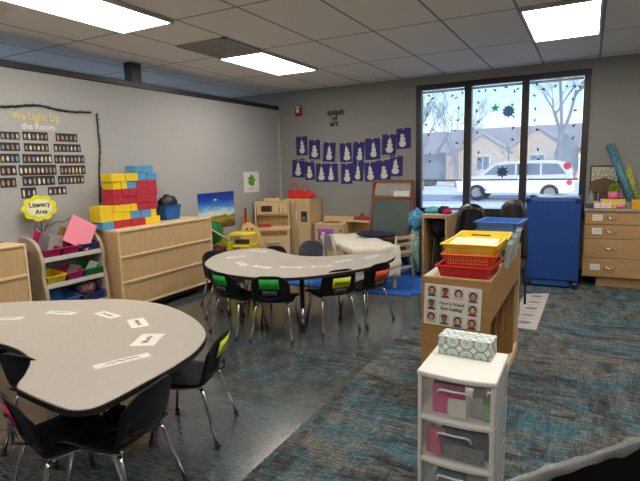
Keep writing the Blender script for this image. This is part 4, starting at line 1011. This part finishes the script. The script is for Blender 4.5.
# poster
t = thing('feelings_poster', 'white poster of ten children faces on the end of the birch bookcase', 'poster', (-.636, 2.6985, .68)); t.rotation_euler[1] = R(1.5)
obj('sheet', MB().box(-.157,.157,-.0015,0,-.118,.118), PAPER, t)
SK = [mat('s%d' % i, c, .8) for i, c in enumerate(((214,160,124), (150,98,70), (226,180,150)))]; HR = [mat('h%d' % i, c, .8) for i, c in enumerate(((40,28,24), (96,58,34), (20,18,20)))]
SH = [mat('c%d' % i, c, .8) for i, c in enumerate(((60,80,120), (150,50,50), (200,200,190), (70,110,90)))]
mm = SK+HR+SH+[mat('photo_bg', (206,196,184), .8)]
ps = [(-.115,.078), (-.04,.076), (.034,.074), (.112,.068), (-.115,.0), (.112,-.008), (-.115,-.076), (-.04,-.078), (.034,-.082), (.112,-.084)]
for i, (px, pz) in enumerate(ps):
    p = MB(); w = .029
    p.box(px-w,px+w,-.0025,-.0015,pz-w*1.1,pz+w*1.1,10)
    def el(cx, cz, a, b, m, y): p.prism([(cx+a*math.cos(q), cz+b*math.sin(q)) for q in [2*PI*j/14 for j in range(14)]], y-.0004, y, m, 'y')
    if i % 3 != 1: el(px, pz+.004, .021, .024, 3+i % 3, -.0026)
    else: el(px, pz+.014, .018, .014, 3+i % 3, -.0026)
    p.prism([(px-.024,pz-w*1.08), (px+.024,pz-w*1.08), (px+.014,pz-.016), (px-.014,pz-.016)], -.0034, -.003, 6+i % 4, 'y')
    el(px, pz+.001, .0135, .0175, i % 3, -.0035)
    p.box(px-.0075,px-.0035,-.0044,-.0039,pz+.003,pz+.006,3).box(px+.0035,px+.0075,-.0044,-.0039,pz+.003,pz+.006,3).box(px-.005,px+.005,-.0044,-.0039,pz-.009,pz-.0065,4)
    obj('portrait_photo', p, mm, t)
text('lettering', 'How Is Friend', .024, INK, t, (-.002,-.0025,.014), (R(90),0,0), .0005, .0004)
text('lettering', 'Best Feeling?', .024, INK, t, (-.002,-.0025,-.016), (R(90),0,0), .0005, .0004)
# trays
def tray(x, y, z, w, d, h, m, label, rz=0, perf=True):
    t = thing('plastic_tray', label, 'tray', (x, y, z), rz)
    k = .88; th = .004
    def ring(s, zz, off=0): return [(-w/2*s+off, -d/2*s+off, zz), (w/2*s-off, -d/2*s+off, zz), (w/2*s-off, d/2*s-off, zz), (-w/2*s+off, d/2*s-off, zz)]
    vs = ring(k, 0)+ring(1, h)+ring(1, h, th)+ring(k, th, th)
    fs = [(3,2,1,0)]+[(i, (i+1) % 4, 4+(i+1) % 4, 4+i) for i in range(4)]+[(4+i, 4+(i+1) % 4, 8+(i+1) % 4, 8+i) for i in range(4)]+[(8+i, 8+(i+1) % 4, 12+(i+1) % 4, 12+i) for i in range(4)]+[(12,13,14,15)]
    obj('tub', MB().add(vs, fs), m, t, bevel=.003)
    r = MB()
    for a in ((-w/2-.012,w/2+.012,-d/2-.012,-d/2+.004), (-w/2-.012,w/2+.012,d/2-.004,d/2+.012), (-w/2-.012,-w/2+.004,-d/2,d/2), (w/2-.004,w/2+.012,-d/2,d/2)): r.box(*a,h-.008,h+.002)
    obj('rim', r, m, t, bevel=.003)
    if perf:
        q = MB()
        n = int(w*.8/.014)
        for i in range(n):
            for zz in (.3,.55,.8):
                s = k+(1-k)*zz; q.box(-w*.4+i*w*.8/n, -w*.4+i*w*.8/n+.006, -d/2*s-.0015, -d/2*s+.001, h*zz-.006, h*zz+.006)
        obj('perforations', q, mat('pale_'+m.name, tuple(min(255, int(c*.5+128)) for c in PCOL[m.name]), .5), t)
    return t
PCOL = {'red_plastic': (190,20,30), 'orange_plastic': (225,84,28), 'yellow_plastic': (238,200,20), 'blue_plastic': (50,105,190)}
ZB = .833
tray(-.59, 2.93, ZB, .29, .36, .065, RED, 'red plastic tray at the bottom of the near stack', R(-2), False)
tray(-.58, 2.96, ZB+.052, .28, .34, .075, ORANGE, 'orange perforated tray stacked on the red one', R(2))
tray(-.575, 2.98, ZB+.108, .29, .34, .075, YELLOW, 'yellow perforated tray on top of the near stack', R(-1))
tag(obj('paper_stack', MB().box(-.13,.13,-.14,.14,0,.02), mat('cream_paper', (232,224,190), .8), None, (-.575,2.98,ZB+.158), (0,0,R(3))), 'cream papers lying in the top yellow tray', 'papers')
tray(-.60, 3.40, ZB, .30, .32, .10, mat('green_tray_plastic', (120,160,60), .4), 'green tray on the bookcase under the rear yellow tray', 0, False)
tray(-.60, 3.40, ZB+.09, .32, .32, .07, YELLOW, 'rear yellow tray between the near stack and the blue tray', R(3))
tray(-.58, 3.78, ZB, .28, .28, .138, mat('navy_tray_plastic', (40,60,120), .4), 'dark blue tray under the raised light blue tray', 0, False)
tray(-.55, 3.80, ZB+.135, .29, .30, .08, BLUEP, 'light blue perforated tray at the far end of the bookcase', R(-4))
tag(obj('marker', MB().tube([(-.06,0,.0), (.06,0,.0)], .006, 8), DARK, None, (-.6, 3.31, ZB+.168)), 'dark marker lying on the rear yellow tray', 'marker')
for i, (yy, dz, cc) in enumerate(((3.2,.0,'nearest'), (3.38,.0,'middle'), (3.56,.0,'farthest'))):
    tag(obj('plastic_sleeve', MB().box(-.018,.018,-.085,.085,0,.15+.02*i), clearmat('sleeve_film', (170,185,180), .45), None, (-.425+.0, yy, ZB), (0, R(8), R(4)), bevel=.004), 'clear plastic sleeve bundle leaning beside the trays, %s one' % cc, 'plastic sleeve')

# ------------------------------------------------------------------ drawer cart and tissue box
t = thing('drawer_cart', 'white plastic drawer cart with see through drawers in front of the bookcase', 'drawers', (-.443, 2.125, .003))
W, D2 = .158, .172
def curve_front(w, d, n=10, bow=.018): return [(-w, d), (-w, -d)]+[(-w+2*w*i/n, -d-bow*math.sin(PI*i/n)) for i in range(1, n)]+[(w, -d), (w, d)]
obj('top', MB().prism(curve_front(W+.004, D2+.002), .578, .603), WHITE, t, bevel=.008)
for k, z in enumerate((.385, .193, .0)): obj('frame_rail', MB().prism(curve_front(W, D2), z, z+.02), WHITE, t, bevel=.005)
for sx in (-1, 1):
    for sy in (-1, 1):
        x0 = sx*W-(.018 if sx > 0 else 0)
        obj('corner_post', MB().box(x0, x0+.018, sy*D2-(.018 if sy > 0 else 0), sy*D2+(.018 if sy < 0 else 0), .02, .58), WHITE, t, bevel=.004)
    obj('side_web', MB().box(sx*W-.003 if sx > 0 else -W, W if sx > 0 else -W+.003, -D2+.02, D2-.02, .02, .578), clearmat('cart_side_film', (225,225,228), .6), t)
for k, z in enumerate((.405, .213, .02)):
    dr = obj('drawer', MB(), FROST, t) if False else None
    m_ = MB(); w, d, h, th = W-.02, D2-.01, .165, .003
    fp = [(-w+2*w*i/10, -d-.012*math.sin(PI*i/10)) for i in range(11)]
    vs = [(x, y, z+.004) for x, y in fp]+[(x, y, z+h) for x, y in fp]
    m_.add(vs, [(i, i+1, 12+i, 11+i) for i in range(10)], 0, True)
    m_.add([(-w,-d,z+.004), (-w,d,z+.004), (-w,d,z+h), (-w,-d,z+h)], [(0,1,2,3)]).add([(w,-d,z+.004), (w,d,z+.004), (w,d,z+h), (w,-d,z+h)], [(0,1,2,3)]).add([(-w,d,z+.004), (w,d,z+.004), (w,d,z+h), (-w,d,z+h)], [(0,1,2,3)]).add([(-w,-d,z+.004), (w,-d,z+.004), (w,d,z+.004), (-w,d,z+.004)], [(0,1,2,3)])
    dr = obj('drawer', m_, FROST, t)
    hd = MB().tube(spline([(-.07,-d-.012,z+.105), (-.06,-d-.028,z+.135), (0,-d-.034,z+.138), (.06,-d-.028,z+.135), (.07,-d-.012,z+.105)], 3), .005, 6)
    obj('pull', hd, clearmat('pull_plastic', (235,235,238), .7), dr)
ox, oy = -.443, 2.125
HOT = mat('hot_pink_plastic', (216,40,140), .5)
def tagbox(name, x0,x1,y0,y1,z0,z1,m,label,cat,rz=0,bevel=.006):
    cx, cy = (x0+x1)/2, (y0+y1)/2
    return tag(obj(name, MB().box(x0-cx,x1-cx,y0-cy,y1-cy,0,z1-z0), m, None, (ox+cx, oy+cy, z0+.003), (0,0,rz), bevel=bevel), label, cat)
tagbox('pink_pouch', -.11,.02,-.13,-.04,.412,.54,HOT,'hot pink pouch in the top cart drawer','pouch',R(8))
tagbox('white_card_box', -.035,.045,-.155,-.135,.412,.49,PAPER,'white card box at the front of the top cart drawer','card box')
tagbox('paper_bundle', .05,.10,-.12,.02,.412,.50,mat('grey_paper', (170,170,172), .8),'grey paper bundle in the top cart drawer','papers',R(5))
tagbox('green_pack', .102,.135,-.13,.0,.412,.475,mat('soft_green', (120,170,110), .6),'soft green pack at the right of the top cart drawer','packet')
tagbox('dark_folder', -.09,.11,-.13,.1,.221,.30,mat('dark_blue_folder', (50,52,80), .5),'dark blue folder pile in the middle cart drawer','folder',R(12))
tagbox('silver_bag', -.05,.12,-.155,-.135,.22,.285,mat('silver_grey_bag', (110,112,110), .35, var=.5, scale=50),'crinkled grey bag in the middle cart drawer','bag',R(-3))
tagbox('pink_marker_box', -.125,-.055,-.15,-.10,.22,.33,mat('rose_plastic', (210,80,110), .5),'rose coloured box at the left of the middle cart drawer','box',R(-20))
tagbox('teal_pack', -.09,.03,-.14,-.02,.03,.13,mat('teal_pack', (50,140,160), .5),'teal pack in the bottom cart drawer','packet')
tagbox('white_pack', .04,.12,-.13,.0,.03,.12,WHITE,'white pack in the bottom cart drawer','packet')
t = thing('tissue_box', 'flat tissue box with teal ring pattern on the white drawer cart', 'tissue box', (-.452, 2.225, .607), R(-3))
obj('carton', MB().box(-.118,.118,-.058,.058,0,.085), RINGS, t, bevel=.003)
obj('opening_film', MB().prism([(.07*math.cos(q), .022*math.sin(q)) for q in [2*PI*j/20 for j in range(20)]], .0852, .0862), CLEAR, t)

# paper mat on the carpet
t = thing('floor_mat', 'white printed paper mat lying on the carpet beside the bookcase', 'mat', (-.36, 5.25, .004), R(-1))
obj('sheet', MB().prism([(-.22,-.68),(.03,-.68),(.02,.70),(-.22,.56)], 0, .003), mat('mat_paper', (176,172,168), .7), t)
f = MB()
for i in range(5):
    cy = -.5+i*.25; f.prism([(-.09+.06*math.cos(q)+.01*math.sin(3*q), cy+.045*math.sin(q)) for q in [2*PI*j/14 for j in range(14)]], .003, .0036, i % 2)
for i in range(4): f.box(-.18,-.02,-.38+i*.25,-.372+i*.25,.003,.0036)
obj('printed_figures', f, [mat('print_grey', (110,110,120), .8), mat('print_brown', (150,120,110), .8)], t)

# waste bin at the lower right with a clear liner folded over its rim
t = thing('waste_bin', 'large black bin with a clear liner in the bottom right corner', 'bin', (.212, 1.279, .003), math.atan2(.50,.42)+R(0))
w, d, h = .95, .46, .675
def rr_(w, d, r=.06, n=6):
    o_ = []
    for cx, cy, a0 in ((w/2-r, d/2-r, 0), (-w/2+r, d/2-r, 90), (-w/2+r, -d/2+r, 180), (w/2-r, -d/2+r, 270)):
        for i in range(n+1): q = R(a0+90*i/n); o_.append((cx+r*math.cos(q), cy+r*math.sin(q)))
    return o_
a = rr_(w*.9, d*.88); b = rr_(w, d); c = rr_(w-.012, d-.012, .055); e = rr_(w*.9-.012, d*.88-.012, .055); n = len(a)
vs = [(x,y,0) for x,y in a]+[(x,y,h) for x,y in b]+[(x,y,h) for x,y in c]+[(x,y,.01) for x,y in e]
fs = [tuple(range(n))[::-1], tuple(range(3*n,4*n))]
for k in range(3): fs += [(k*n+i, k*n+(i+1) % n, (k+1)*n+(i+1) % n, (k+1)*n+i) for i in range(n)]
obj('bin_body', MB().add(vs, fs), mat('bin_black', (22,20,18), .5), t)
lm = MB()
def lfn(aa, bb):
    i = aa*(n*3); k = int(i) % n; p0 = Vector(b[k]); p1 = Vector(b[(k+1) % n]); p = p0.lerp(p1, i-int(i))
    pr = [(.97,.45), (.985,.66), (.995,.703), (1.008,.712), (1.018,.70), (1.022,.665), (1.024,.63)][int(round(bb*6))]
    wob = .006*math.sin(i*2.7)*(bb+.3)
    s = pr[0]+.0
    return (p.x*(s if abs(p.x) < .3 else 1-(1-s)*.6)+wob*.3, p.y*s*1.0+math.copysign((s-1)*.25, p.y)+wob*.4, pr[1]+wob)
PB = []
for k in range(n):
    p0 = Vector(b[k]); p1 = Vector(b[(k+1) % n]); L_ = (p1-p0).length; m2 = max(1, int(L_/.03))
    PB += [p0.lerp(p1, q/m2) for q in range(m2)]
N = len(PB); pr = [(-.014,.660), (-.012,.668), (-.008,.677), (.000,.682), (.006,.678), (.010,.66), (.012,.63)]
vs = []
for j, (off, z) in enumerate(pr):
    for i, p in enumerate(PB):
        nrm = (PB[(i+1) % N]-PB[i-1]).normalized(); nrm = Vector((nrm.y, -nrm.x)); wv = .004*math.sin(i*1.9)+.003*math.sin(i*.7+j)
        vs.append((p.x+nrm.x*(off+abs(wv)*(1 if off > 0 else -1)), p.y+nrm.y*(off+abs(wv)*(1 if off > 0 else -1)), z+wv*(1 if j != 3 else .3)))
fs = [(j*N+i, j*N+(i+1) % N, (j+1)*N+(i+1) % N, (j+1)*N+i) for j in range(len(pr)-1) for i in range(N)]
obj('clear_liner', MB().add(vs, fs, 0, True), LINER, t)

# ------------------------------------------------------------------ light
w = bpy.data.worlds.new('world'); bpy.context.scene.world = w; w.use_nodes = True; nt = w.node_tree
bg = nt.nodes['Background']; sky = nt.nodes.new('ShaderNodeTexSky'); sky.sky_type = 'NISHITA'; sky.sun_disc = False
sky.sun_elevation = R(28); sky.sun_rotation = R(150); sky.air_density = 1.0; sky.ozone_density = 3; sky.dust_density = .2
nt.links.new(sky.outputs[0], bg.inputs['Color']); bg.inputs['Strength'].default_value = .22
sd = bpy.data.lights.new('sun', 'SUN'); sd.energy = 2.4; sd.angle = R(.6); sd.color = (1,.95,.87)
so = bpy.data.objects.new('sun', sd); C.objects.link(so); so.rotation_euler = (R(60), 0, R(25))
vsn = bpy.context.scene.view_settings
bpy.context.scene.display_settings.display_device = 'sRGB'
vsn.view_transform = 'Standard'; vsn.look = 'None'; vsn.exposure = .58; vsn.gamma = 1; vsn.use_curve_mapping = False
